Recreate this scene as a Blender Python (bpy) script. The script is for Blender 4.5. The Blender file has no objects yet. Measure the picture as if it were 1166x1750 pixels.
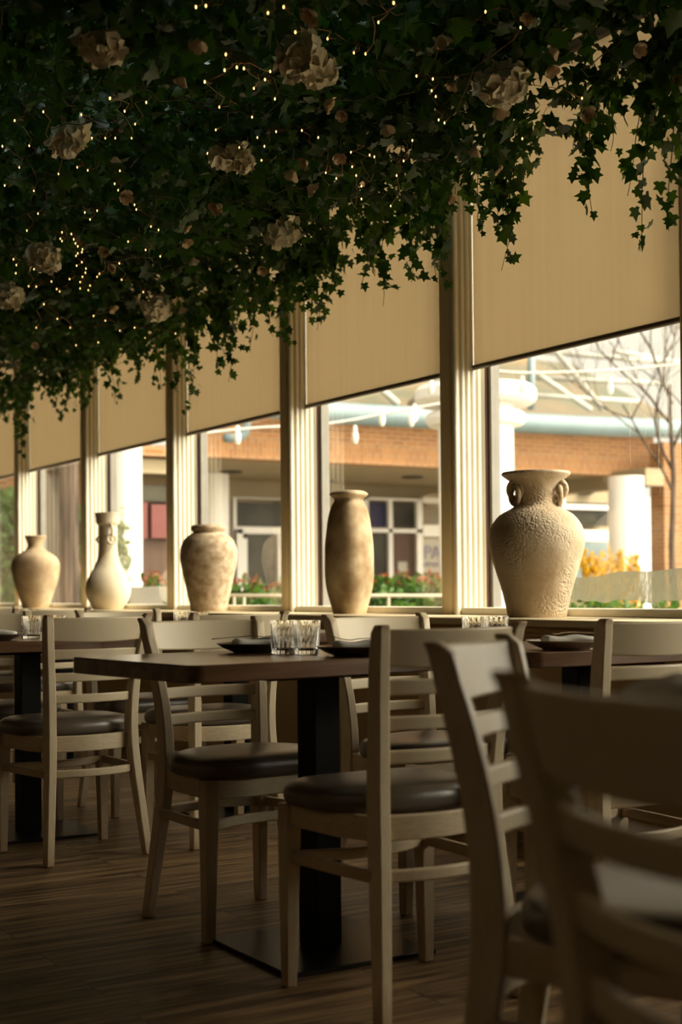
import bpy, bmesh, math, random
import numpy as np
from mathutils import Vector, Matrix
random.seed(7)
rng = np.random.default_rng(7)
PI = math.pi
S = bpy.context.scene
C = S.collection

# ------------------------------------------------------------------ camera
# world: +x = towards the window wall, +y = along the window wall away from the camera, z up
TH, PITCH, ROLL, FPX, PPY, CAMH = 0.5489, 0.0146, 0.0094, 2397.7, 98.8, 0.9267
_R0 = Vector((math.cos(TH), -math.sin(TH), 0))
_F0 = Vector((math.sin(TH), math.cos(TH), 0))
_U0 = Vector((0, 0, 1))
FWD = _F0 * math.cos(PITCH) + _U0 * math.sin(PITCH)
_UP = -_F0 * math.sin(PITCH) + _U0 * math.cos(PITCH)
RIGHT = _R0 * math.cos(ROLL) - _UP * math.sin(ROLL)
UP = _R0 * math.sin(ROLL) + _UP * math.cos(ROLL)
cd = bpy.data.cameras.new('camera')
cam = bpy.data.objects.new('camera', cd)
C.objects.link(cam)
M3 = Matrix((RIGHT, UP, -FWD)).transposed()
cam.matrix_world = Matrix.Translation((0, 0, CAMH)) @ M3.to_4x4()
cd.sensor_fit = 'VERTICAL'
cd.sensor_height = 36.0
cd.lens = FPX / 1750 * 36
cd.shift_y = PPY / 1750
cd.clip_start = 0.05
cd.clip_end = 400
cd.dof.use_dof = True
cd.dof.focus_distance = 4.5
cd.dof.aperture_fstop = 3.1
S.camera = cam

# ------------------------------------------------------------------ world, sun, exposure
W = bpy.data.worlds.new('world')
S.world = W
W.use_nodes = True
wn = W.node_tree
wn.nodes.clear()
_out = wn.nodes.new('ShaderNodeOutputWorld')
_bg = wn.nodes.new('ShaderNodeBackground')
_tc = wn.nodes.new('ShaderNodeTexCoord')
_dot = wn.nodes.new('ShaderNodeVectorMath')
_dot.operation = 'DOT_PRODUCT'
_dot.inputs[1].default_value = Vector((0.66, -0.70, 0.30)).normalized()
wn.links.new(_tc.outputs['Generated'], _dot.inputs[0])
_mr = wn.nodes.new('ShaderNodeMapRange')
_mr.inputs['From Min'].default_value = -1
_mr.inputs['From Max'].default_value = 1
_mr.inputs['To Min'].default_value = 0.8
_mr.inputs['To Max'].default_value = 1.0
wn.links.new(_dot.outputs['Value'], _mr.inputs['Value'])
_bg.inputs['Color'].default_value = (1.0, 0.91, 0.74, 1)
# veiled bright quarter of the sky around the sun, up the street behind the camera's right shoulder
_mx0 = wn.nodes.new('ShaderNodeMath'); _mx0.operation = 'MAXIMUM'; _mx0.inputs[1].default_value = 0.0
wn.links.new(_dot.outputs['Value'], _mx0.inputs[0])
_pw = wn.nodes.new('ShaderNodeMath'); _pw.operation = 'POWER'; _pw.inputs[1].default_value = 2.2
wn.links.new(_mx0.outputs[0], _pw.inputs[0])
_ma = wn.nodes.new('ShaderNodeMath'); _ma.operation = 'MULTIPLY_ADD'; _ma.inputs[1].default_value = 7.0
wn.links.new(_pw.outputs[0], _ma.inputs[0]); wn.links.new(_mr.outputs['Result'], _ma.inputs[2])
wn.links.new(_ma.outputs[0], _bg.inputs['Strength'])
wn.links.new(_bg.outputs['Background'], _out.inputs['Surface'])

sd = bpy.data.lights.new('sun', 'SUN')
sun = bpy.data.objects.new('sun', sd)
C.objects.link(sun)
sd.energy = 3.0
sd.color = (1.0, 0.88, 0.68)
sd.angle = math.radians(6)
sun.rotation_euler = Vector((0.50, -0.66, 1.15)).to_track_quat('Z', 'Y').to_euler()

S.view_settings.view_transform = 'Standard'
S.view_settings.look = 'None'
S.view_settings.gamma = 1
S.view_settings.exposure = 0.48
S.view_settings.use_curve_mapping = False
S.cycles.use_denoising = True
S.cycles.sample_clamp_indirect = 6
S.cycles.caustics_refractive = False
S.cycles.caustics_reflective = False
S.cycles.transparent_max_bounces = 24

# ------------------------------------------------------------------ geometry in measured terms
def ray(x, y):
    U = (x - 583) / FPX
    V = (y - 875 - PPY) / FPX
    return (FWD + RIGHT * U - UP * V)
def at_z(x, y, z):
    d = ray(x, y); t = (z - CAMH) / d.z
    return Vector((0, 0, CAMH)) + d * t
def at_x(x, y, X):
    d = ray(x, y); t = X / d.x
    return Vector((0, 0, CAMH)) + d * t
def at_y(x, y, Y):
    d = ray(x, y); t = Y / d.y
    return Vector((0, 0, CAMH)) + d * t

# ------------------------------------------------------------------ materials
MATS = {}
def mat(name, col, rough=0.6, metal=0.0, col2=None, scale=8.0, bump=0.0, bscale=60.0, spec=0.5,
        detail=4.0, stretch=None, fac=(0.35, 0.65), coat=0.0, trans=0.0, emis=None, estr=0.0, sheen=0.0):
    m = bpy.data.materials.new(name)
    m.use_nodes = True
    nt = m.node_tree
    b = nt.nodes['Principled BSDF']
    b.inputs['Base Color'].default_value = (*col, 1)
    b.inputs['Roughness'].default_value = rough
    b.inputs['Metallic'].default_value = metal
    b.inputs['Specular IOR Level'].default_value = spec
    b.inputs['Coat Weight'].default_value = coat
    b.inputs['Transmission Weight'].default_value = trans
    if emis:
        b.inputs['Emission Color'].default_value = (*emis, 1)
        b.inputs['Emission Strength'].default_value = estr
    tc = nt.nodes.new('ShaderNodeTexCoord')
    mp = nt.nodes.new('ShaderNodeMapping')
    nt.links.new(tc.outputs['Object'], mp.inputs['Vector'])
    if stretch:
        mp.inputs['Scale'].default_value = stretch
    if col2 is not None:
        n = nt.nodes.new('ShaderNodeTexNoise')
        n.inputs['Scale'].default_value = scale
        n.inputs['Detail'].default_value = detail
        nt.links.new(mp.outputs['Vector'], n.inputs['Vector'])
        r = nt.nodes.new('ShaderNodeValToRGB')
        r.color_ramp.elements[0].position = fac[0]
        r.color_ramp.elements[1].position = fac[1]
        r.color_ramp.elements[0].color = (*col, 1)
        r.color_ramp.elements[1].color = (*col2, 1)
        nt.links.new(n.outputs['Fac'], r.inputs['Fac'])
        nt.links.new(r.outputs['Color'], b.inputs['Base Color'])
    if bump > 0:
        n2 = nt.nodes.new('ShaderNodeTexNoise')
        n2.inputs['Scale'].default_value = bscale
        n2.inputs['Detail'].default_value = 6
        nt.links.new(mp.outputs['Vector'], n2.inputs['Vector'])
        bp = nt.nodes.new('ShaderNodeBump')
        bp.inputs['Strength'].default_value = 0.6
        bp.inputs['Distance'].default_value = bump
        nt.links.new(n2.outputs['Fac'], bp.inputs['Height'])
        nt.links.new(bp.outputs['Normal'], b.inputs['Normal'])
    MATS[name] = m
    return m

def worn_paint(name, col, wear, thr=(0.515, 0.56)):
    """antique cream paint rubbed through to brown on the arrises"""
    m = mat(name, col, 0.38, col2=tuple(c * 0.86 for c in col), scale=3.0, bump=0.0006, bscale=40,
            spec=0.4)
    nt = m.node_tree
    b = nt.nodes['Principled BSDF']
    prev = b.inputs['Base Color'].links[0].from_socket
    g = nt.nodes.new('ShaderNodeNewGeometry')
    no = nt.nodes.new('ShaderNodeTexNoise')
    no.inputs['Scale'].default_value = 14
    no.inputs['Detail'].default_value = 5
    ad = nt.nodes.new('ShaderNodeMath'); ad.operation = 'MULTIPLY_ADD'
    nt.links.new(no.outputs['Fac'], ad.inputs[0]); ad.inputs[1].default_value = 0.05
    nt.links.new(g.outputs['Pointiness'], ad.inputs[2])
    mr = nt.nodes.new('ShaderNodeMapRange')
    mr.inputs['From Min'].default_value = thr[0] + 0.045
    mr.inputs['From Max'].default_value = thr[1] + 0.065
    nt.links.new(ad.outputs[0], mr.inputs['Value'])
    mx = nt.nodes.new('ShaderNodeMix'); mx.data_type = 'RGBA'
    nt.links.new(mr.outputs['Result'], mx.inputs['Factor'])
    nt.links.new(prev, mx.inputs['A'])
    mx.inputs['B'].default_value = (*wear, 1)
    nt.links.new(mx.outputs['Result'], b.inputs['Base Color'])
    return m

chair_paint = worn_paint('chair_cream_paint', (0.72, 0.61, 0.42), (0.26, 0.11, 0.035))
leather = mat('taupe_leather', (0.105, 0.082, 0.062), 0.33, col2=(0.14, 0.11, 0.085), scale=6, bump=0.0008, bscale=120, spec=0.6)
black_metal = mat('black_metal', (0.004, 0.004, 0.004), 0.55, col2=(0.007, 0.007, 0.006), scale=5, spec=0.2)
base_metal = mat('base_plate_metal', (0.008, 0.009, 0.008), 0.28, col2=(0.013, 0.014, 0.012), scale=9, spec=0.45)
frame_paint = mat('window_cream_paint', (0.78, 0.64, 0.40), 0.45, col2=(0.72, 0.58, 0.35), scale=4, bump=0.0004, bscale=50)
rib_paint = mat('fluted_cream_paint', (0.76, 0.72, 0.60), 0.40, col2=(0.70, 0.66, 0.54), scale=5)
sill_paint = mat('sill_cream_paint', (0.76, 0.64, 0.42), 0.5, col2=(0.70, 0.57, 0.36), scale=5, stretch=(1, 0.15, 1))
apron_paint = mat('apron_shaded_cream', (0.56, 0.38, 0.17), 0.5, col2=(0.48, 0.32, 0.14), scale=5, stretch=(1, 0.1, 1))  # same cream as the sill, its shade painted in as a darker tan
wall_paint = mat('tan_wall_paint', (0.58, 0.42, 0.22), 0.75, col2=(0.52, 0.37, 0.19), scale=2)
dark_wall = mat('brown_wall_paint', (0.42, 0.33, 0.22), 0.8, col2=(0.38, 0.30, 0.20), scale=2)
ceil_paint = mat('ceiling_paint', (0.20, 0.17, 0.13), 0.9, col2=(0.18, 0.15, 0.11), scale=2)
gasket = mat('red_brown_gasket', (0.17, 0.07, 0.05), 0.5, col2=(0.14, 0.06, 0.045), scale=12)
grey_frame = mat('grey_window_frame', (0.17, 0.16, 0.14), 0.5, col2=(0.14, 0.13, 0.11), scale=10)
bar_metal = mat('bronze_blind_bar', (0.10, 0.075, 0.045), 0.4, col2=(0.085, 0.065, 0.04), scale=12, metal=0.3)
plate_dark = mat('dark_stoneware', (0.055, 0.035, 0.024), 0.35, col2=(0.08, 0.05, 0.033), scale=20)
plate_light = mat('sand_stoneware', (0.34, 0.27, 0.19), 0.35, col2=(0.28, 0.22, 0.15), scale=20)
linen = mat('white_linen', (0.92, 0.89, 0.82), 0.85, col2=(0.86, 0.83, 0.76), scale=30, bump=0.0006, bscale=300)
steel = mat('polished_steel', (0.62, 0.60, 0.56), 0.16, metal=1.0, col2=(0.55, 0.53, 0.5), scale=30)
petal = mat('cream_petals', (0.95, 0.92, 0.80), 0.75, col2=(0.90, 0.82, 0.62), scale=14)
petal2 = mat('blush_petals', (0.86, 0.70, 0.54), 0.75, col2=(0.78, 0.62, 0.42), scale=30)
stem_mat = mat('vine_stem', (0.06, 0.045, 0.02), 0.7, col2=(0.045, 0.05, 0.015), scale=20)
copper = mat('copper_wire', (0.30, 0.12, 0.05), 0.35, metal=0.8, col2=(0.22, 0.09, 0.04), scale=30)
bulb_glow = mat('fairy_bulb', (0.9, 0.6, 0.3), 0.4, emis=(1.0, 0.62, 0.20), estr=2.6, col2=(0.9, 0.65, 0.35), scale=30)
white_paint = mat('exterior_white_paint', (0.86, 0.84, 0.80), 0.6, col2=(0.82, 0.80, 0.76), scale=1.0)
soffit_m = mat('exterior_soffit', (0.36, 0.29, 0.18), 0.8, col2=(0.32, 0.26, 0.16), scale=1.0)
pipe_m = mat('blue_grey_steel', (0.19, 0.26, 0.28), 0.45, col2=(0.16, 0.23, 0.25), scale=2.0)
strut_m = mat('pale_strut_steel', (0.46, 0.46, 0.42), 0.5, col2=(0.40, 0.40, 0.36), scale=4.0)
dark_glass = mat('dark_shop_glass', (0.02, 0.018, 0.013), 0.35, col2=(0.07, 0.065, 0.045), scale=1.4, spec=0.15)
blue_glass = mat('blue_shop_poster', (0.015, 0.015, 0.07), 0.4, col2=(0.05, 0.045, 0.08), scale=1.5, spec=0.15)
red_panel = mat('red_shop_panel', (0.17, 0.035, 0.03), 0.5, col2=(0.13, 0.03, 0.025), scale=1.2)
brown_wood = mat('brown_timber_screen', (0.10, 0.05, 0.03), 0.7, col2=(0.07, 0.038, 0.022), scale=3, stretch=(4, 4, 0.4))
roof_glass = mat('mossy_canopy_roof', (0.085, 0.095, 0.06), 0.6, col2=(0.16, 0.12, 0.07), scale=0.8)
bark_m = mat('tree_bark', (0.03, 0.02, 0.013), 0.9, col2=(0.13, 0.09, 0.062), scale=9, stretch=(1, 1, 0.16), bump=0.08, bscale=9)
pave_m = mat('courtyard_paving', (0.30, 0.26, 0.20), 0.8, col2=(0.24, 0.21, 0.16), scale=0.8)
rail_m = mat('pale_rail', (0.34, 0.30, 0.22), 0.5, col2=(0.30, 0.26, 0.19), scale=4)
planter_m = mat('concrete_planter', (0.20, 0.185, 0.15), 0.85, col2=(0.16, 0.15, 0.12), scale=3)
sign_m = mat('sign_board', (0.40, 0.38, 0.31), 0.5, col2=(0.36, 0.34, 0.28), scale=2)
letter_m = mat('sign_lettering', (0.13, 0.12, 0.26), 0.6, col2=(0.15, 0.14, 0.28), scale=4)
opal = mat('pale_festoon_bulb', (0.85, 0.83, 0.76), 0.15, col2=(0.75, 0.73, 0.66), scale=20, spec=0.8)
downlight_m = mat('lamp_face', (0.9, 0.95, 0.9), 0.4, emis=(0.75, 1.0, 0.86), estr=6.0, col2=(0.9, 0.95, 0.9))

def vase_mat(name, a, b, fac, scale, bump, bscale, voro=0.0, bands=0.0):
    m = mat(name, a, 0.85, col2=b, scale=scale, fac=fac, detail=7, bump=bump, bscale=bscale, spec=0.25)
    nt = m.node_tree
    bs = nt.nodes['Principled BSDF']
    tc = nt.nodes.new('ShaderNodeTexCoord')
    bp1 = [n for n in nt.nodes if n.type == 'BUMP'][0]
    if voro:
        v = nt.nodes.new('ShaderNodeTexVoronoi')
        v.inputs['Scale'].default_value = 95
        nt.links.new(tc.outputs['Object'], v.inputs['Vector'])
        n = nt.nodes.new('ShaderNodeTexNoise'); n.inputs['Scale'].default_value = 5; n.inputs['Detail'].default_value = 3
        nt.links.new(tc.outputs['Object'], n.inputs['Vector'])
        mr = nt.nodes.new('ShaderNodeMapRange')
        mr.inputs['From Min'].default_value = 0.42; mr.inputs['From Max'].default_value = 0.62
        nt.links.new(n.outputs['Fac'], mr.inputs['Value'])
        mu = nt.nodes.new('ShaderNodeMath'); mu.operation = 'MULTIPLY'
        nt.links.new(v.outputs['Distance'], mu.inputs[0]); nt.links.new(mr.outputs['Result'], mu.inputs[1])
        bp = nt.nodes.new('ShaderNodeBump'); bp.inputs['Distance'].default_value = voro; bp.inputs['Strength'].default_value = 0.9
        bp.invert = True
        nt.links.new(mu.outputs[0], bp.inputs['Height'])
        nt.links.new(bp1.outputs['Normal'], bp.inputs['Normal'])
        nt.links.new(bp.outputs['Normal'], bs.inputs['Normal'])
    if bands:
        w = nt.nodes.new('ShaderNodeTexWave'); w.bands_direction = 'Z'; w.inputs['Scale'].default_value = 22
        w.inputs['Distortion'].default_value = 1.5
        nt.links.new(tc.outputs['Object'], w.inputs['Vector'])
        bp = nt.nodes.new('ShaderNodeBump'); bp.inputs['Distance'].default_value = bands
        nt.links.new(w.outputs['Fac'], bp.inputs['Height'])
        nt.links.new(bp1.outputs['Normal'], bp.inputs['Normal'])
        nt.links.new(bp.outputs['Normal'], bs.inputs['Normal'])
    return m

def wood_mat(name, a, b, c, scale, rough, axis='X', planks=None, bump=0.0, coat=0.0):
    m = bpy.data.materials.new(name); m.use_nodes = True
    nt = m.node_tree; bs = nt.nodes['Principled BSDF']
    bs.inputs['Roughness'].default_value = rough
    bs.inputs['Coat Weight'].default_value = coat
    bs.inputs['Coat Roughness'].default_value = 0.2
    tc = nt.nodes.new('ShaderNodeTexCoord')
    mp = nt.nodes.new('ShaderNodeMapping')
    mp.inputs['Scale'].default_value = (0.06, 1, 1) if axis == 'X' else (1, 0.06, 1)
    nt.links.new(tc.outputs['Object'], mp.inputs['Vector'])
    vec = mp.outputs['Vector']
    br = None
    if planks:
        br = nt.nodes.new('ShaderNodeTexBrick')
        br.inputs['Scale'].default_value = 1
        br.inputs['Brick Width'].default_value = planks[0]
        br.inputs['Row Height'].default_value = planks[1]
        br.inputs['Mortar Size'].default_value = 0.0016
        br.inputs['Mortar Smooth'].default_value = 0.3
        br.inputs['Color1'].default_value = (0, 0, 0, 1)
        br.inputs['Color2'].default_value = (1, 1, 1, 1)
        br.inputs['Mortar'].default_value = (0.5, 0.5, 0.5, 1)
        br.offset_frequency = 2
        nt.links.new(tc.outputs['Object'], br.inputs['Vector'])
        ad = nt.nodes.new('ShaderNodeVectorMath'); ad.operation = 'MULTIPLY_ADD'
        nt.links.new(br.outputs['Color'], ad.inputs[0]); ad.inputs[1].default_value = (3.1, 7.7, 5.3)
        nt.links.new(vec, ad.inputs[2]); vec = ad.outputs[0]
    n1 = nt.nodes.new('ShaderNodeTexNoise'); n1.inputs['Scale'].default_value = scale; n1.inputs['Detail'].default_value = 8
    n1.inputs['Roughness'].default_value = 0.62; n1.inputs['Distortion'].default_value = 0.6
    nt.links.new(vec, n1.inputs['Vector'])
    r = nt.nodes.new('ShaderNodeValToRGB')
    e = r.color_ramp.elements
    e[0].position = 0.38; e[0].color = (*a, 1)
    e[1].position = 0.64; e[1].color = (*c, 1)
    k = e.new(0.5); k.color = (*b, 1)
    nt.links.new(n1.outputs['Fac'], r.inputs['Fac'])
    col = r.outputs['Color']
    if br:
        hs = nt.nodes.new('ShaderNodeHueSaturation')
        mr = nt.nodes.new('ShaderNodeMapRange'); mr.inputs['To Min'].default_value = 0.8; mr.inputs['To Max'].default_value = 1.15
        nt.links.new(br.outputs['Color'], mr.inputs['Value']); nt.links.new(mr.outputs['Result'], hs.inputs['Value'])
        nt.links.new(col, hs.inputs['Color'])
        mx = nt.nodes.new('ShaderNodeMix'); mx.data_type = 'RGBA'
        nt.links.new(br.outputs['Fac'], mx.inputs['Factor']); nt.links.new(hs.outputs['Color'], mx.inputs['A'])
        mx.inputs['B'].default_value = (0.02, 0.013, 0.008, 1)
        col = mx.outputs['Result']
    nt.links.new(col, bs.inputs['Base Color'])
    if bump:
        bp = nt.nodes.new('ShaderNodeBump'); bp.inputs['Distance'].default_value = bump; bp.inputs['Strength'].default_value = 0.5
        nt.links.new(n1.outputs['Fac'], bp.inputs['Height']); nt.links.new(bp.outputs['Normal'], bs.inputs['Normal'])
    return m

floor_wood = wood_mat('floor_planks', (0.050, 0.026, 0.010), (0.19, 0.112, 0.05), (0.36, 0.24, 0.115), 34, 0.45, 'X', (1.22, 0.16), 0.0012)
table_wood = wood_mat('walnut_table', (0.075, 0.035, 0.014), (0.13, 0.062, 0.026), (0.19, 0.10, 0.045), 22, 0.30, 'X', None, 0.0004, coat=0.35)

def brick_mat(name, c1, c2, mortar, soldier=False):
    m = bpy.data.materials.new(name); m.use_nodes = True
    nt = m.node_tree; bs = nt.nodes['Principled BSDF']; bs.inputs['Roughness'].default_value = 0.85
    tc = nt.nodes.new('ShaderNodeTexCoord'); sp = nt.nodes.new('ShaderNodeSeparateXYZ'); cb = nt.nodes.new('ShaderNodeCombineXYZ')
    nt.links.new(tc.outputs['Object'], sp.inputs[0])
    ad = nt.nodes.new('ShaderNodeMath'); ad.operation = 'ADD'
    nt.links.new(sp.outputs['X'], ad.inputs[0]); nt.links.new(sp.outputs['Y'], ad.inputs[1])
    if soldier:
        nt.links.new(sp.outputs['Z'], cb.inputs['X']); nt.links.new(ad.outputs[0], cb.inputs['Y'])
    else:
        nt.links.new(ad.outputs[0], cb.inputs['X']); nt.links.new(sp.outputs['Z'], cb.inputs['Y'])
    br = nt.nodes.new('ShaderNodeTexBrick')
    br.inputs['Scale'].default_value = 1; br.inputs['Brick Width'].default_value = 0.30; br.inputs['Row Height'].default_value = 0.085
    br.inputs['Mortar Size'].default_value = 0.012
    br.inputs['Color1'].default_value = (*c1, 1); br.inputs['Color2'].default_value = (*c2, 1); br.inputs['Mortar'].default_value = (*mortar, 1)
    nt.links.new(cb.outputs[0], br.inputs['Vector'])
    nt.links.new(br.outputs['Color'], bs.inputs['Base Color'])
    return m
brick = brick_mat('orange_brick', (0.36, 0.155, 0.05), (0.25, 0.10, 0.035), (0.36, 0.25, 0.14))
brick_s = brick_mat('orange_soldier_brick', (0.38, 0.165, 0.05), (0.28, 0.115, 0.04), (0.36, 0.25, 0.14), True)

def leaf_mat(name, a, b, tr=0.35, rough=0.42):
    m = bpy.data.materials.new(name); m.use_nodes = True
    nt = m.node_tree; bs = nt.nodes['Principled BSDF']; out = nt.nodes['Material Output']
    bs.inputs['Roughness'].default_value = rough
    bs.inputs['Specular IOR Level'].default_value = 0.35
    g = nt.nodes.new('ShaderNodeNewGeometry')
    r = nt.nodes.new('ShaderNodeValToRGB')
    r.color_ramp.elements[0].color = (*a, 1); r.color_ramp.elements[1].color = (*b, 1)
    nt.links.new(g.outputs['Random Per Island'], r.inputs['Fac'])
    nt.links.new(r.outputs['Color'], bs.inputs['Base Color'])
    t = nt.nodes.new('ShaderNodeBsdfTranslucent')
    hs = nt.nodes.new('ShaderNodeHueSaturation'); hs.inputs['Value'].default_value = 1.7; hs.inputs['Saturation'].default_value = 1.15
    nt.links.new(r.outputs['Color'], hs.inputs['Color']); nt.links.new(hs.outputs['Color'], t.inputs['Color'])
    mx = nt.nodes.new('ShaderNodeMixShader'); mx.inputs[0].default_value = tr
    nt.links.new(bs.outputs[0], mx.inputs[1]); nt.links.new(t.outputs[0], mx.inputs[2]); nt.links.new(mx.outputs[0], out.inputs['Surface'])
    return m
ivy_leaf = leaf_mat('ivy_leaves', (0.018, 0.05, 0.012), (0.065, 0.13, 0.028))
ivy_leaf_fresh = leaf_mat('fresh_ivy_leaves', (0.035, 0.085, 0.015), (0.11, 0.19, 0.035), 0.45)
hedge_leaf = leaf_mat('hedge_leaves', (0.02, 0.07, 0.012), (0.10, 0.19, 0.04))
pale_leaf = leaf_mat('pale_hedge_leaves', (0.09, 0.14, 0.05), (0.27, 0.28, 0.14))
red_leaf = leaf_mat('red_shoot_leaves', (0.22, 0.06, 0.03), (0.32, 0.14, 0.07))
gold_leaf = leaf_mat('golden_leaves', (0.42, 0.24, 0.02), (0.58, 0.42, 0.09))

# thin window glass: clear with a fresnel sheen
glass_m = bpy.data.materials.new('window_glass'); glass_m.use_nodes = True
_nt = glass_m.node_tree; _nt.nodes.clear()
_o = _nt.nodes.new('ShaderNodeOutputMaterial'); _t = _nt.nodes.new('ShaderNodeBsdfTransparent'); _g = _nt.nodes.new('ShaderNodeBsdfGlossy')
_t.inputs['Color'].default_value = (0.95, 0.96, 0.93, 1)
_g.inputs['Roughness'].default_value = 0.0
_fr = _nt.nodes.new('ShaderNodeLayerWeight'); _fr.inputs['Blend'].default_value = 0.5
_pw = _nt.nodes.new('ShaderNodeMath'); _pw.operation = 'POWER'; _pw.inputs[1].default_value = 5
_nt.links.new(_fr.outputs['Facing'], _pw.inputs[0])
_mu = _nt.nodes.new('ShaderNodeMath'); _mu.operation = 'MULTIPLY_ADD'; _mu.inputs[1].default_value = 0.9; _mu.inputs[2].default_value = 0.085
_nt.links.new(_pw.outputs[0], _mu.inputs[0])
_mx = _nt.nodes.new('ShaderNodeMixShader')
_nt.links.new(_mu.outputs[0], _mx.inputs[0]); _nt.links.new(_t.outputs[0], _mx.inputs[1]); _nt.links.new(_g.outputs[0], _mx.inputs[2])
_nt.links.new(_mx.outputs[0], _o.inputs['Surface'])

# condensation: scattering film, thinner where drops have run
fog_m = bpy.data.materials.new('condensation_film'); fog_m.use_nodes = True
_nt = fog_m.node_tree; _nt.nodes.clear()
_o = _nt.nodes.new('ShaderNodeOutputMaterial'); _t = _nt.nodes.new('ShaderNodeBsdfTransparent')
_d = _nt.nodes.new('ShaderNodeBsdfTranslucent'); _d.inputs['Color'].default_value = (0.17, 0.17, 0.12, 1)
_d2 = _nt.nodes.new('ShaderNodeBsdfDiffuse'); _d2.inputs['Color'].default_value = (0.34, 0.32, 0.22, 1)
_m0 = _nt.nodes.new('ShaderNodeMixShader'); _m0.inputs[0].default_value = 0.4
_nt.links.new(_d.outputs[0], _m0.inputs[1]); _nt.links.new(_d2.outputs[0], _m0.inputs[2])
_tc = _nt.nodes.new('ShaderNodeTexCoord'); _mp = _nt.nodes.new('ShaderNodeMapping'); _mp.inputs['Scale'].default_value = (1, 1, 0.35)
_nt.links.new(_tc.outputs['Object'], _mp.inputs[0])
_n = _nt.nodes.new('ShaderNodeTexNoise'); _n.inputs['Scale'].default_value = 90; _n.inputs['Detail'].default_value = 3
_nt.links.new(_mp.outputs[0], _n.inputs['Vector'])
_r = _nt.nodes.new('ShaderNodeMapRange'); _r.inputs['From Min'].default_value = 0.36; _r.inputs['From Max'].default_value = 0.5
_r.inputs['To Min'].default_value = 0.72; _r.inputs['To Max'].default_value = 0.93
_nt.links.new(_n.outputs['Fac'], _r.inputs['Value'])
_mx = _nt.nodes.new('ShaderNodeMixShader'); _nt.links.new(_r.outputs[0], _mx.inputs[0])
_nt.links.new(_t.outputs[0], _mx.inputs[1]); _nt.links.new(_m0.outputs[0], _mx.inputs[2]); _nt.links.new(_mx.outputs[0], _o.inputs['Surface'])

# roller blind fabric
blind_m = bpy.data.materials.new('blind_fabric'); blind_m.use_nodes = True
_nt = blind_m.node_tree; _nt.nodes.clear()
_o = _nt.nodes.new('ShaderNodeOutputMaterial')
_d = _nt.nodes.new('ShaderNodeBsdfDiffuse'); _t = _nt.nodes.new('ShaderNodeBsdfTranslucent')
_tc = _nt.nodes.new('ShaderNodeTexCoord'); _mp = _nt.nodes.new('ShaderNodeMapping'); _mp.inputs['Scale'].default_value = (1, 1, 0.03)
_nt.links.new(_tc.outputs['Object'], _mp.inputs[0])
_n = _nt.nodes.new('ShaderNodeTexNoise'); _n.inputs['Scale'].default_value = 26; _n.inputs['Detail'].default_value = 6
_nt.links.new(_mp.outputs[0], _n.inputs['Vector'])
_r = _nt.nodes.new('ShaderNodeValToRGB'); _r.color_ramp.elements[0].position = 0.3; _r.color_ramp.elements[1].position = 0.75
_r.color_ramp.elements[0].color = (0.635, 0.545, 0.40, 1); _r.color_ramp.elements[1].color = (0.67, 0.58, 0.43, 1)
_nt.links.new(_n.outputs['Fac'], _r.inputs['Fac']); _nt.links.new(_r.outputs[0], _d.inputs['Color'])
_t.inputs['Color'].default_value = (0.56, 0.41, 0.20, 1)
_nt.links.new(_r.outputs[0], _t.inputs['Color'])
_mx = _nt.nodes.new('ShaderNodeMixShader'); _mx.inputs[0].default_value = 0.5
_nt.links.new(_d.outputs[0], _mx.inputs[1]); _nt.links.new(_t.outputs[0], _mx.inputs[2]); _nt.links.new(_mx.outputs[0], _o.inputs['Surface'])

# tumbler crystal
crystal = bpy.data.materials.new('cut_crystal'); crystal.use_nodes = True
_b = crystal.node_tree.nodes['Principled BSDF']
_b.inputs['Base Color'].default_value = (0.97, 0.96, 0.93, 1); _b.inputs['Roughness'].default_value = 0.02
_b.inputs['Transmission Weight'].default_value = 1.0; _b.inputs['IOR'].default_value = 1.5

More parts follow.
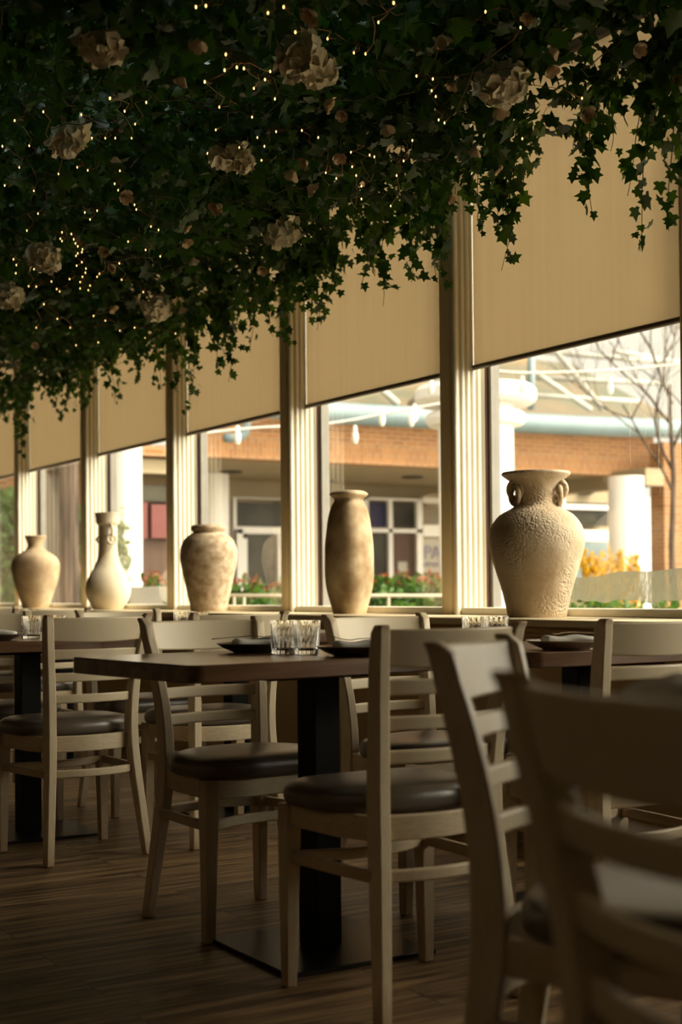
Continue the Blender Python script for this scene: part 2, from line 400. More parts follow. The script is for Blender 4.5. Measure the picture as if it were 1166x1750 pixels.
# ------------------------------------------------------------------ mesh builder
class MB:
    def __init__(s): s.v = []; s.f = []
    def add(s, vs, fs):
        o = len(s.v); s.v += [tuple(v) for v in vs]; s.f += [tuple(i + o for i in f) for f in fs]; return s
    def box(s, a, b, rz=0, c=None):
        vs = [(x, y, z) for z in (a[2], b[2]) for x, y in ((a[0], a[1]), (b[0], a[1]), (b[0], b[1]), (a[0], b[1]))]
        if rz:
            cx, cy = c if c else ((a[0] + b[0]) / 2, (a[1] + b[1]) / 2)
            co, si = math.cos(rz), math.sin(rz)
            vs = [(cx + (x - cx) * co - (y - cy) * si, cy + (x - cx) * si + (y - cy) * co, z) for x, y, z in vs]
        return s.add(vs, [(3, 2, 1, 0), (4, 5, 6, 7), (0, 1, 5, 4), (1, 2, 6, 5), (2, 3, 7, 6), (3, 0, 4, 7)])
    def loft(s, rings, cap=True, closed=False):
        n = len(rings[0]); vs = [p for r in rings for p in r]; fs = []
        m = len(rings)
        for i in range(m if closed else m - 1):
            a = i * n; b = ((i + 1) % m) * n
            for j in range(n):
                k = (j + 1) % n
                fs.append((a + j, a + k, b + k, b + j))
        if cap and not closed:
            fs.append(tuple(range(n - 1, -1, -1))); fs.append(tuple((m - 1) * n + j for j in range(n)))
        return s.add(vs, fs)
    def tube(s, pts, r, seg=8, cap=True):
        pts = [Vector(p) for p in pts]; rings = []
        rr = r if hasattr(r, '__len__') else [r] * len(pts)
        t0 = (pts[1] - pts[0]).normalized()
        up = Vector((0, 0, 1)) if abs(t0.z) < 0.9 else Vector((1, 0, 0))
        for i, p in enumerate(pts):
            t = (pts[min(i + 1, len(pts) - 1)] - pts[max(i - 1, 0)]).normalized()
            a = up - t * up.dot(t)
            a = a.normalized() if a.length > 1e-6 else t.orthogonal().normalized()
            up = a
            b = t.cross(a)
            rings.append([p + (a * math.cos(q) + b * math.sin(q)) * rr[i] for q in [2 * PI * k / seg for k in range(seg)]])
        return s.loft(rings, cap)
    def ring(s, c, R, r, nrm, seg=24, s2=10, sq=1.0):
        """torus, sq stretches it along world z"""
        c = Vector(c); nrm = Vector(nrm).normalized(); a = nrm.orthogonal().normalized()
        if abs(nrm.z) < 0.9: a = Vector((0, 0, 1)) - nrm * nrm.z; a.normalize()
        b = nrm.cross(a); rings = []
        for i in range(seg):
            q = 2 * PI * i / seg; d = a * math.cos(q) + b * math.sin(q)
            cc = c + a * math.cos(q) * R * sq + b * math.sin(q) * R
            rings.append([cc + d * (r * math.cos(k)) + nrm * (r * math.sin(k)) for k in [2 * PI * j / s2 for j in range(s2)]])
        return s.loft(rings, False, True)
    def lathe(s, prof, seg=48, c=(0, 0, 0), sq=None, rot=0):
        rings = []
        for r, z in prof:
            ring = []
            for k in range(seg):
                q = 2 * PI * k / seg
                m = 1.0
                if sq:
                    m = (abs(math.cos(q)) ** sq + abs(math.sin(q)) ** sq) ** (-1 / sq)
                ring.append((c[0] + r * m * math.cos(q + rot), c[1] + r * m * math.sin(q + rot), c[2] + z))
            rings.append(ring)
        return s.loft(rings, True)
    def band(s, path, h0, h1, th, closed=False):
        """vertical strip of thickness th following a plan path [(x,y)], from z h0 to h1"""
        n = len(path); rings = []
        for i in range(n):
            p = Vector(path[i]); a = Vector(path[(i - 1) % n] if closed or i else path[i]); b = Vector(path[(i + 1) % n] if closed or i < n - 1 else path[i])
            t = (b - a).normalized(); q = Vector((-t.y, t.x)) * th / 2
            rings.append([(p.x + q.x, p.y + q.y, h0), (p.x - q.x, p.y - q.y, h0), (p.x - q.x, p.y - q.y, h1), (p.x + q.x, p.y + q.y, h1)])
        return s.loft(rings, True, closed)
    def build(s, name, m, parent=None, smooth=False, bevel=0.0, seg=2, loc=None, angle=40):
        me = bpy.data.meshes.new(name)
        me.from_pydata(s.v, [], s.f)
        bm = bmesh.new(); bm.from_mesh(me); bmesh.ops.recalc_face_normals(bm, faces=bm.faces); bm.to_mesh(me); bm.free()
        me.materials.append(m)
        o = bpy.data.objects.new(name, me); C.objects.link(o)
        if smooth:
            me.polygons.foreach_set('use_smooth', [True] * len(me.polygons))
            if smooth != 'all':
                try: me.set_sharp_from_angle(angle=math.radians(angle))
                except Exception: pass
        if bevel:
            b = o.modifiers.new('bevel', 'BEVEL'); b.width = bevel; b.segments = seg; b.limit_method = 'ANGLE'; b.angle_limit = math.radians(35)
            me.polygons.foreach_set('use_smooth', [True] * len(me.polygons))
            try: me.set_sharp_from_angle(angle=math.radians(60))
            except Exception: pass
        if parent: o.parent = parent
        if loc: o.location = loc
        return o

def tag(o, label=None, cat=None, group=None, kind=None):
    if label: o['label'] = label
    if cat: o['category'] = cat
    if group: o['group'] = group
    if kind: o['kind'] = kind
    return o
def empty(name, loc, rz=0, **k):
    o = bpy.data.objects.new(name, None); C.objects.link(o); o.location = loc; o.rotation_euler = (0, 0, rz)
    o.empty_display_size = 0.1
    return tag(o, **k)
def dup(root, loc=None, rz=None, label=None, group=None):
    r = root.copy(); C.objects.link(r)
    if loc is not None: r.location = loc
    if rz is not None: r.rotation_euler = (0, 0, rz)
    if label: r['label'] = label
    if group: r['group'] = group
    for ch in list(root.children):
        c = ch.copy(); C.objects.link(c); c.parent = r
        for g in list(ch.children):
            d = g.copy(); C.objects.link(d); d.parent = c
    return r
def smoothpath(pts, n):
    """catmull-rom through tuples"""
    out = []; P = [np.array(p, float) for p in pts]
    P = [2 * P[0] - P[1]] + P + [2 * P[-1] - P[-2]]
    m = len(P) - 3
    for i in range(n + 1):
        u = i / n * m; k = min(int(u), m - 1); t = u - k
        a, b, c, d = P[k:k + 4]
        out.append(0.5 * ((2 * b) + (-a + c) * t + (2 * a - 5 * b + 4 * c - d) * t * t + (-a + 3 * b - 3 * c + d) * t ** 3))
    return out

# ------------------------------------------------------------------ room shell
NS, NR, NG = 3.40, 3.80, 3.965        # sill nose, room face of mullions, glass
SILL_Z, RAIL_Z = 0.8095, 0.842
MA = [5.18 + 1.535 * k for k in range(-3, 6)]   # near side face of every mullion
MW = 0.135
Y0, Y1 = -4.2, 14.2
X0 = -5.0
CZ = 3.35
def struct(name, mb, m, parent=None, **k):
    o = mb.build(name, m, parent, **k)
    if parent is None: tag(o, kind='structure')
    return o
struct('floor', MB().box((X0, Y0, -0.1), (NG + 0.1, Y1, 0)), floor_wood)
struct('ceiling', MB().box((X0, Y0, CZ), (NG + 0.1, Y1, CZ + 0.15)), ceil_paint)
struct('wall_left', MB().box((X0 - 0.15, Y0, 0), (X0, Y1, CZ)), dark_wall)
struct('wall_back', MB().box((X0, Y0 - 0.15, 0), (NG + 0.1, Y0, CZ)), dark_wall)
struct('wall_far', MB().box((X0, Y1, 0), (NG + 0.1, Y1 + 0.15, CZ)), dark_wall)
struct('wall_right', MB().box((3.50, Y0, 0), (NG + 0.1, Y1, 0.775)), wall_paint)
struct('wall_near_right', MB().box((3.80, Y0, 0.775), (NG + 0.1, MA[0], CZ)), wall_paint)
struct('trim_1', MB().box((NG - 0.16, Y0, CZ - 0.12), (NG + 0.1, Y1, CZ)), frame_paint)
# sill: nosing + reeded apron below it
struct('trim_3', MB().box((NS, Y0, SILL_Z - 0.028), (NG, Y1, SILL_Z)), sill_paint, bevel=0.006, seg=3)
ap = MB().box((3.47, Y0, 0.665), (3.51, Y1, SILL_Z - 0.027))
for k in range(5):
    z = SILL_Z - 0.040 - k * 0.023
    ap.tube([(3.469, Y0, z), (3.469, Y1, z)], 0.0095 if k % 2 else 0.006, 10)
struct('trim_4', ap, apron_paint, smooth=True)
struct('baseboard_right', MB().box((3.475, Y0, 0), (3.51, Y1, 0.10)), apron_paint, bevel=0.004)

# mullions: flat room face with arris bead, five reeds on the near reveal
for i, a in enumerate(MA):
    r = empty('trim_%d' % (5 + i), (0, 0, 0)); tag(r, kind='structure')
    b = a + MW
    post = MB().box((NR, a + 0.004, SILL_Z), (NG + 0.03, b, CZ))
    post.build('post', frame_paint, r, bevel=0.003)
    fc = MB()
    fc.box((NR - 0.010, a + 0.048, SILL_Z), (NR + 0.002, b - 0.022, CZ))
    fc.tube([(NR + 0.002, b - 0.008, SILL_Z), (NR + 0.002, b - 0.008, CZ)], 0.007, 10)
    fc.build('face_board', frame_paint, r, bevel=0.003)
    MB().tube([(NR - 0.001, a + 0.012, SILL_Z), (NR - 0.001, a + 0.012, CZ)], 0.0125, 14).build('corner_bead', rib_paint, r, smooth=True)
    rb = MB()
    for k in range(5):
        x = NR + 0.030 + k * 0.0305
        rb.tube([(x, a + 0.006, RAIL_Z), (x, a + 0.006, CZ)], 0.0128, 14)
    rb.build('reeding', rib_paint, r, smooth=True)

# windows: sash rail, gasket, grey frame, pane
for i in range(len(MA) - 1):
    ya, yb = MA[i] + MW, MA[i + 1]
    r = empty('window_%d' % (i + 1), (0, 0, 0)); tag(r, kind='structure')
    MB().box((NR + 0.012, ya, SILL_Z), (NG + 0.02, yb, RAIL_Z)).build('sash_rail', rib_paint, r, bevel=0.004)
    g = MB().box((NG - 0.012, yb - 0.012, RAIL_Z), (NG + 0.03, yb, CZ - 0.12)); g.box((NG - 0.012, ya, RAIL_Z), (NG + 0.03, ya + 0.012, CZ - 0.12))
    g.build('gasket', gasket, r)
    f = MB().box((NG + 0.002, yb - 0.036, RAIL_Z), (NG + 0.05, yb - 0.012, CZ - 0.12)); f.box((NG + 0.002, ya + 0.012, RAIL_Z), (NG + 0.05, ya + 0.036, CZ - 0.12))
    f.build('sash_frame', grey_frame, r)
    MB().add([(NG, ya + 0.012, RAIL_Z), (NG, yb - 0.012, RAIL_Z), (NG, yb - 0.012, CZ - 0.12), (NG, ya + 0.012, CZ - 0.12)], [(0, 1, 2, 3)]).build('pane', glass_m, r)
    # light portal in the opening (guides daylight sampling, gives no light of its own)
    ld = bpy.data.lights.new('window_portal', 'AREA'); ld.shape = 'RECTANGLE'; ld.size = 1.40; ld.size_y = 1.10
    ld.cycles.is_portal = True
    lo = bpy.data.objects.new('window_portal', ld); C.objects.link(lo)
    lo.location = (NG + 0.06, (ya + yb) / 2, (RAIL_Z + 1.945) / 2)
    lo.rotation_euler = Vector((1, 0, 0)).to_track_quat('Z', 'Y').to_euler()
    lo.rotation_euler = (math.radians(90), 0, math.radians(90))

# condensation film on the pane behind the ringed urn
y_a, y_b = MA[2] + MW + 0.03, MA[3] - 0.05
edge = []
for k in range(61):
    u = k / 60
    z = 0.985 + 0.012 * math.sin(u * 5.1 + 0.6) + 0.005 * math.sin(u * 17) - (0.06 * max(0, (0.12 - u) / 0.12) ** 1.5) - 0.06 * max(0, u - 0.75)
    edge.append((y_a + 0.02 + u * 1.0, z))
lo_e = [(y, 0.872 + 0.006 * math.sin(y * 21) + 0.004 * math.sin(y * 47)) for y, _ in edge]
fm = MB()
fm.add([(NG - 0.004, y, z) for y, z in edge] + [(NG - 0.004, y, z) for y, z in lo_e], [(k, k + 1, 62 + k, 61 + k) for k in range(60)])
tag(fm.build('condensation_patch', fog_m), 'milky band of condensation low on the window pane beside the ringed urn', 'condensation', kind='stuff')

# dried drip streaks on the right-hand end of the same pane
streak_m = fog_m.copy(); streak_m.name = 'dried_streaks'
for n_ in streak_m.node_tree.nodes:
    if n_.type == 'MAP_RANGE': n_.inputs['To Min'].default_value = 0.06; n_.inputs['To Max'].default_value = 0.30
    if n_.type == 'BSDF_TRANSLUCENT': n_.inputs['Color'].default_value = (0.5, 0.48, 0.40, 1)
    if n_.type == 'BSDF_DIFFUSE': n_.inputs['Color'].default_value = (0.7, 0.67, 0.56, 1)
sm = MB()
rs = random.Random(3)
for k in range(44):
    y = MA[2] + MW + 0.03 + abs(rs.gauss(0, 0.20)); zt_ = rs.uniform(1.72, 2.05); L = rs.uniform(0.15, 0.48); w_ = rs.uniform(0.001, 0.0045)
    n = 10; lft = []; rgt = []; ph = rs.uniform(0, 6)
    for j in range(n + 1):
        u = j / n; o_ = 0.004 * math.sin(ph + u * 9); ww = w_ * (0.5 + 0.7 * math.sin(PI * (0.1 + 0.85 * u)))
        lft.append((NG - 0.0035, y + o_ - ww, zt_ - L * u)); rgt.append((NG - 0.0035, y + o_ + ww, zt_ - L * u))
    sm.add(lft + rgt, [(j, j + 1, n + 2 + j, n + 1 + j) for j in range(n)])
tag(sm.build('drip_streaks', streak_m), 'pale vertical drip streaks on the upper right of the nearest window pane', 'drip marks', kind='stuff')

# roller blinds
names_b = {2: 'beige roller blind at right edge, lowered behind the nearest ivy strands above the ringed urn',
           3: 'beige roller blind above the tall cylindrical vase, its dark bar ending at the second mullion',
           4: 'beige roller blind above the squat wide-mouthed brown-stained jar',
           5: 'beige roller blind above the long-necked bottle vase',
           6: 'beige roller blind above the small round-shouldered vase at left',
           7: 'narrow sliver of beige roller blind at the left edge of the photo'}
for i in range(len(MA) - 1):
    ya, yb = MA[i] + MW + 0.004, MA[i + 1] - 0.008
    r = empty('roller_blind', (3.89, (ya + yb) / 2, 1.945), label=names_b.get(i, 'beige roller blind in the window bay beside the camera, ' + ('nearer one', 'farther one')[i % 2]), cat='blind')
    tag(r, group='roller blinds in the window bays' if i >= 2 else 'roller blinds beside the camera')
    hw = (yb - ya) / 2
    MB().box((-0.0008, -hw + 0.01, 0.0), (0.0008, hw - 0.002, CZ - 0.15 - 1.945)).build('fabric', blind_m, r)
    MB().tube([(0, -hw, 0), (0, hw, 0)], 0.0125, 14).build('bottom_bar', bar_metal, r, smooth=True)
    MB().tube([(0.0, -hw, CZ - 0.16 - 1.945), (0.0, hw, CZ - 0.16 - 1.945)], 0.028, 14).build('roller', bar_metal, r, smooth=True)

# ------------------------------------------------------------------ chairs
SP = smoothpath([(0.012, 0.0, 0.034, 0.029, 0.188), (0.036, 0.18, 0.042, 0.031, 0.173), (0.058, 0.34, 0.050, 0.032, 0.160), (0.066, 0.46, 0.052, 0.032, 0.156),
                 (0.056, 0.60, 0.048, 0.031, 0.161), (0.030, 0.74, 0.044, 0.030, 0.176), (0.000, 0.8525, 0.036, 0.029, 0.190)], 22)
def post_y(z):
    for a, b in zip(SP, SP[1:]):
        if a[1] <= z <= b[1]: return a[0] + (b[0] - a[0]) * (z - a[1]) / (b[1] - a[1])
    return 0.0
def post_x(z):
    for a, b in zip(SP, SP[1:]):
        if a[1] <= z <= b[1]: return a[4] + (b[4] - a[4]) * (z - a[1]) / (b[1] - a[1])
    return 0.188
def make_chair():
    root = empty('dining_chair', (0, 0, 0), label='x', cat='chair')
    for sx in (-1, 1):
        rings = []
        for k, (y, z, d, w, hx) in enumerate(SP):
            x = sx * hx
            yy0, yy1 = y - d / 2, y + d / 2
            if k == len(SP) - 1: yy1 -= 0.012
            rings.append([(x - w / 2, yy0, z), (x + w / 2, yy0, z), (x + w / 2, yy1, z), (x - w / 2, yy1, z)])
        # rounded head: the front corner drops away
        l = rings[-1]; rings[-2] = [(p[0], p[1], p[2] + 0.012) for p in rings[-2]]
        MB().loft(rings).build('rear_post', chair_paint, root, bevel=0.0045, seg=2)
        rings = []
        for z, h, dx, dy in ((0, 0.0145, 0.0, 0.0), (0.2, 0.018, -0.002, 0.0), (0.36, 0.021, -0.004, -0.001), (0.43, 0.021, -0.004, -0.001)):
            x = sx * (0.199 + dx); y = 0.380 + dy
            rings.append([(x - h, y - h, z), (x + h, y - h, z), (x + h, y + h, z), (x - h, y + h, z)])
        MB().loft(rings).build('front_leg', chair_paint, root, bevel=0.004, seg=2)
    def arc(z, bow, hw, n=14, zoff=0):
        return [(-hw + 2 * hw * k / n, post_y(z) - bow * (1 - (2 * k / n - 1) ** 2) + 0.004) for k in range(n + 1)]
    def slat(z0, z1, bow, th, dip=0.0):
        n = 16; hw = post_x((z0 + z1) / 2) - 0.010; rings = []
        for k in range(n + 1):
            u = 2 * k / n - 1; x = hw * u; b = bow * (1 - u * u); e = dip * (1 - u * u)
            ya, yb = post_y(z0) - b, post_y(z1) - b
            rings.append([(x, ya - th / 2, z0 - e), (x, ya + th / 2, z0 - e), (x, yb + th / 2, z1), (x, yb - th / 2, z1)])
        return MB().loft(rings)
    slat(0.762, 0.842, 0.036, 0.018, 0.006).build('top_rail', chair_paint, root, bevel=0.005, seg=3)
    for z0, z1 in ((0.698, 0.733), (0.620, 0.652), (0.546, 0.577)):
        slat(z0, z1, 0.030, 0.017).build('slat', chair_paint, root, bevel=0.005, seg=3)
    # apron ring
    path = [(0.158 - 0.316 * k / 14, 0.092 - 0.042 * (1 - (2 * k / 14 - 1) ** 2)) for k in range(15)]
    path += [(-0.184, 0.18), (-0.195, 0.37)] + [(-0.18 + 0.36 * k / 8, 0.388 + 0.006 * (1 - (k / 4 - 1) ** 2)) for k in range(9)] + [(0.195, 0.37), (0.184, 0.18)]
    MB().band(path, 0.377, 0.432, 0.019, True).build('seat_rail', chair_paint, root, bevel=0.003)
    # stretchers
    MB().band([(-0.160 + 0.320 * k / 12, post_y(0.3) - 0.038 * (1 - (k / 6 - 1) ** 2) + 0.008) for k in range(13)], 0.291, 0.318, 0.017).build('rear_stretcher', chair_paint, root, bevel=0.004)
    MB().band([(-0.185 + 0.37 * k / 12, 0.375 - 0.055 * (1 - (k / 6 - 1) ** 2)) for k in range(13)], 0.291, 0.318, 0.017).build('front_stretcher', chair_paint, root, bevel=0.004)
    for sx in (-1, 1):
        MB().band([(sx * 0.170, 0.06), (sx * 0.186, 0.21), (sx * 0.196, 0.365)], 0.291, 0.318, 0.017).build('side_stretcher', chair_paint, root, bevel=0.004)
    # cushion
    outline = []
    for k in range(72):
        q = 2 * PI * k / 72; c, s_ = math.cos(q), math.sin(q); e = 3.2
        e = 4.6 if s_ > 0 else 2.8
        m_ = (abs(c) ** e + abs(s_) ** e) ** (-1 / e)
        x, y = m_ * c, m_ * s_
        hw = 0.222 if y > 0 else 0.222 - 0.052 * y * y
        outline.append((x * hw, 0.252 + y * (0.175 if y > 0 else 0.168)))
    cm = MB(); rings = []
    cx, cy = 0, 0.252
    for sc, z in ((0.93, 0.428), (0.985, 0.433), (1.0, 0.443), (1.005, 0.455), (0.99, 0.468), (0.95, 0.478), (0.86, 0.485), (0.7, 0.489), (0.45, 0.492), (0.2, 0.4935)):
        rings.append([(cx + (x - cx) * sc, cy + (y - cy) * sc, z) for x, y in outline])
    cm.loft(rings)
    cu = cm.build('seat_cushion', leather, root, smooth='all')
    return root
chair0 = make_chair()
used = [False]
def chair(x, y, rz, label, group, z=0):
    if not used[0]:
        used[0] = True; r = chair0; r.location = (x, y, z); r.rotation_euler = (0, 0, rz); r['label'] = label; r['group'] = group; return r
    return dup(chair0, (x, y, z), rz, label, group)
GC = 'cream ladder-back dining chairs around the tables'
chair(1.819, 2.508, 0.027, 'cream ladder-back chair seen from behind, tucked at the near side of the large front table', GC)
chair(1.807, 3.745, PI + 0.06, 'cream ladder-back chair facing the camera behind the left half of the large front table', GC)
chair(1.819, 4.584, 0.083, 'cream ladder-back chair seen from behind at far left, at the left table', GC)
chair(2.51, 2.57, 0.0, 'cream ladder-back chair at right edge seen from behind, near the ringed urn', GC)
chair(2.409, 3.731, PI + 0.093, 'cream ladder-back chair facing the camera below the tall cylindrical vase', GC)
chair(2.37, 4.587, 0.03, 'cream ladder-back chair seen from behind through the slats of the chair at the front table', GC)
chair(2.40, 5.82, PI + 0.05, 'cream ladder-back chair facing the camera under the long-necked bottle vase', GC)
chair(1.80, 5.84, PI - 0.03, 'cream ladder-back chair at the left edge facing the camera beyond the left table', GC)
chair(2.42, 6.72, 0.02, 'cream ladder-back chair far back at left, only its two post tops and rail showing', GC)
chair(2.45, 7.95, PI, 'cream ladder-back chair in the farthest row by the sill at left', GC)
chair(1.312, 1.752, -2.497, 'blurred cream chair seen side-on in front of the near chair, its post leaning left', GC)
chair(0.785, 0.825, -1.66, 'closest very blurred cream chair, curved rail filling the lower right corner', GC)

# ------------------------------------------------------------------ tables
def table(cx, cy, wx, wy, rz, label, h=0.7624, pl=0.43, ox=0.0, oy=0.0):
    r = empty('pedestal_table', (cx, cy, 0), rz, label=label, cat='table', group='square pedestal tables beside the windows')
    path = []
    rc = 0.035
    for sx, sy, q0 in ((1, 1, 0), (-1, 1, 90), (-1, -1, 180), (1, -1, 270)):
        for k in range(7):
            q = math.radians(q0 + 15 * k)
            path.append((sx * (wx / 2 - rc) + rc * math.cos(q), sy * (wy / 2 - rc) + rc * math.sin(q)))
    MB().loft([[(x, y, h - 0.041) for x, y in path], [(x, y, h) for x, y in path]]).build('tabletop', table_wood, r, bevel=0.003)
    MB().box((ox - 0.040, oy - 0.040, 0.012), (ox + 0.040, oy + 0.040, h - 0.045)).build('column', black_metal, r, bevel=0.003)
    MB().box((ox - pl / 2, oy - pl / 2, 0), (ox + pl / 2, oy + pl / 2, 0.012), -rz, (ox, oy)).build('base_plate', base_metal, r, bevel=0.002)
    MB().box((-0.17, -0.17, h - 0.055), (0.17, 0.17, h - 0.0415)).build('mounting_plate', black_metal, r)
    return r
TH_ = 0.7624
table(1.785, 3.178, 0.95, 0.62, 0.09, 'walnut-topped pedestal table in the centre foreground with two place settings', ox=0.065, oy=-0.035)
table(2.735, 3.135, 0.87, 0.64, 0.0, 'walnut-topped pedestal table at right below the ringed urn, its plate holding a napkin')
table(1.80, 5.28, 0.87, 0.64, 0.02, 'walnut-topped pedestal table at the left edge behind the leftmost chair', h=0.752)
table(2.70, 5.27, 0.87, 0.64, 0.0, 'walnut-topped pedestal table near the wide-mouthed jar, hidden behind chair backs', h=0.755)
table(2.72, 7.38, 0.87, 0.64, 0.0, 'walnut-topped pedestal table farthest back at left by the sill', h=0.755)
table(1.57, 1.06, 0.88, 0.72, 0.0, 'walnut-topped pedestal table hidden behind the closest blurred chair at lower right')

# ------------------------------------------------------------------ table settings
def make_plate(m):
    prof = [(0.062, 0.0), (0.064, 0.002), (0.085, 0.010), (0.104, 0.021), (0.1085, 0.0245), (0.107, 0.0255), (0.100, 0.0225), (0.08, 0.012), (0.05, 0.0075), (0.0, 0.007)]
    prof[-1] = (0.001, 0.007)
    o = MB().lathe(prof, 48).build('dinner_plate', m, smooth='all')
    return o
def make_napkin():
    # loosely rolled napkin: lumpy tapering roll with folds
    rings = []
    n = 26
    for k in range(n + 1):
        u = k / n; x = -0.075 + 0.15 * u
        e_ = min(1.0, (min(u, 1 - u) + 0.015) / 0.10) ** 0.5
        w = (0.030 + 0.004 * math.sin(u * 9.0)) * e_
        h = (0.0110 + 0.0026 * math.sin(u * 11 + 1)) * e_
        ring = []
        for j in range(20):
            q = 2 * PI * j / 20
            rr = 1 + 0.05 * math.sin(3 * q + u * 4) + 0.035 * math.sin(6 * q - u * 5)
            ring.append((x, w * rr * math.cos(q), 0.0120 + h * rr * math.sin(q)))
        rings.append(ring)
    return MB().loft(rings).build('rolled_napkin', linen, smooth='all')
def make_fork():
    r = empty('table_fork', (0, 0, 0))
    MB().loft([[(x, -w, z), (x, w, z), (x, w, z + 0.002), (x, -w, z + 0.002)] for x, w, z in
               ((-0.10, 0.006, 0.0), (-0.06, 0.0045, 0.003), (0.0, 0.003, 0.007), (0.03, 0.004, 0.006), (0.045, 0.010, 0.003), (0.06, 0.011, 0.003))]).build('handle', steel, r, smooth=True)
    t = MB()
    for k in range(4):
        y = -0.0095 + k * 0.0063
        t.loft([[(x, y - w, z), (x, y + w, z), (x, y + w, z + 0.0018), (x, y - w, z + 0.0018)] for x, w, z in ((0.057, 0.0017, 0.003), (0.08, 0.0013, 0.007), (0.10, 0.0008, 0.014))])
    t.build('tines', steel, r)
    return r
def make_tumbler():
    n = 16; rings = []
    for R, z, fac in ((0.028, 0.0, 1), (0.031, 0.003, 1), (0.0335, 0.03, 1), (0.036, 0.06, 1), (0.0375, 0.083, 1), (0.0378, 0.088, 0)):
        ring = []
        for k in range(n * 4):
            q = 2 * PI * k / (n * 4)
            f = 1.0 - (0.055 * abs(math.sin(q * n / 2)) ** 0.7 * fac * (1.0 if z < 0.062 else 0.15))
            ring.append((R * f * math.cos(q), R * f * math.sin(q), z))
        rings.append(ring)
    for R, z in ((0.0362, 0.088), (0.0352, 0.07), (0.0318, 0.04), (0.029, 0.016), (0.024, 0.012), (0.002, 0.0115)):
        rings.append([(R * math.cos(2 * PI * k / (n * 4)), R * math.sin(2 * PI * k / (n * 4)), z) for k in range(n * 4)])
    return MB().loft(rings).build('glass_tumbler', crystal, smooth=True, angle=25)
plate_d, plate_l, napkin0, fork0, glass0 = make_plate(plate_dark), make_plate(plate_light), make_napkin(), make_fork(), make_tumbler()
first = {}
def put(src, loc, rz, label, cat, group):
    if src.name not in first:
        first[src.name] = 1; o = src; o.location = loc; o.rotation_euler = (0, 0, rz)
    else: o = dup(src, loc, rz)
    return tag(o, label, cat, group)
def setting(x, y, h, rz, where, light=False):
    put(plate_l if light else plate_d, (x, y, h), 0, ('sand-coloured' if light else 'dark brown') + ' shallow stoneware plate ' + where, 'plate', 'plates on the tables')
    put(napkin0, (x + 0.01, y, h + 0.0145), rz, 'loosely rolled white linen napkin on the plate ' + where, 'napkin', 'napkins on the plates')
def fork(x, y, z, rz, where, tilt=0):
    f = put(fork0, (x, y, z), rz, 'steel dinner fork resting on the plate ' + where, 'fork', 'forks on the plates')
    return f
def pair(x, y, h, dx, dy, where, who=('left', 'right')):
    for k, w in enumerate(who):
        s_ = -1 if k == 0 else 1
        put(glass0, (x + s_ * dx, y + s_ * dy, h), 0.3 + k, 'cut glass tumbler, %s one of the pair %s' % (w, where), 'glass', 'tumblers on the tables')
T1 = TH_
B_ = at_z(440, 1110, T1); 
setting(1.775, 3.34, T1, -0.4, 'at the far side of the front table')
fork(1.755, 3.345, T1 + 0.036, -0.50, 'at the far side of the front table')
setting(1.870, 2.975, T1, -0.45, 'at the near side of the front table')
fork(1.895, 2.958, T1 + 0.036, 2.60, 'at the near side of the front table')
gl = [at_z(492, 1119, T1), at_z(531, 1119.5, T1)]
for k, p in enumerate(gl):
    put(glass0, (p.x, p.y + 0.02, T1), 0.3 + k, 'cut glass tumbler, %s one of the pair in the middle of the front table' % ('left', 'right')[k], 'glass', 'tumblers on the tables')
setting(2.48, 2.90, T1, -0.5, 'on the right-hand table below the ringed urn', True)
fork(2.50, 2.885, T1 + 0.038, 2.62, 'on the right-hand table below the ringed urn')
for k, px in enumerate((822, 858)):
    p = at_z(px, 1112, T1); put(glass0, (p.x + 0.08, p.y + 0.13, T1), 0.3 + k, 'cut glass tumbler, %s one of the pair on the right-hand table' % ('left', 'right')[k], 'glass', 'tumblers on the tables')
h3 = 0.752
setting(1.62, 5.13, h3, -0.3, 'on the left table at the photo edge')
setting(1.99, 5.12, h3, -0.3, 'on the left table behind the chair post')
for k, (x, y) in enumerate(((1.79, 5.20), (1.91, 5.25))):
    put(glass0, (x, y, h3), 0.7 * k, 'cut glass tumbler, %s one of the pair on the left table' % ('left', 'right')[k], 'glass', 'tumblers on the tables')
for k, (x, y) in enumerate(((2.46, 5.28), (2.555, 5.31))):
    put(glass0, (x, y, 0.755), 0.5 * k, 'cut glass tumbler, %s one of the pair in front of the wide-mouthed jar' % ('left', 'right')[k], 'glass', 'tumblers on the tables')
for k, (x, y) in enumerate(((2.44, 7.30), (2.53, 7.36))):
    put(glass0, (x, y, 0.755), 0.5 * k, 'cut glass tumbler, %s one of the pair on the farthest table' % ('left', 'right')[k], 'glass', 'tumblers on the tables')
put(plate_d, (1.26, 1.27, T1), 0, 'dark brown shallow stoneware plate on the hidden table at the right edge', 'plate', 'plates on the tables')
nb = put(napkin0, (1.255, 1.27, T1 + 0.012), 0.5, 'plump rolled white napkin, blurred, poking over the closest chair rail', 'napkin', 'napkins on the plates')
nb.scale = (1.0, 1.25, 1.75)

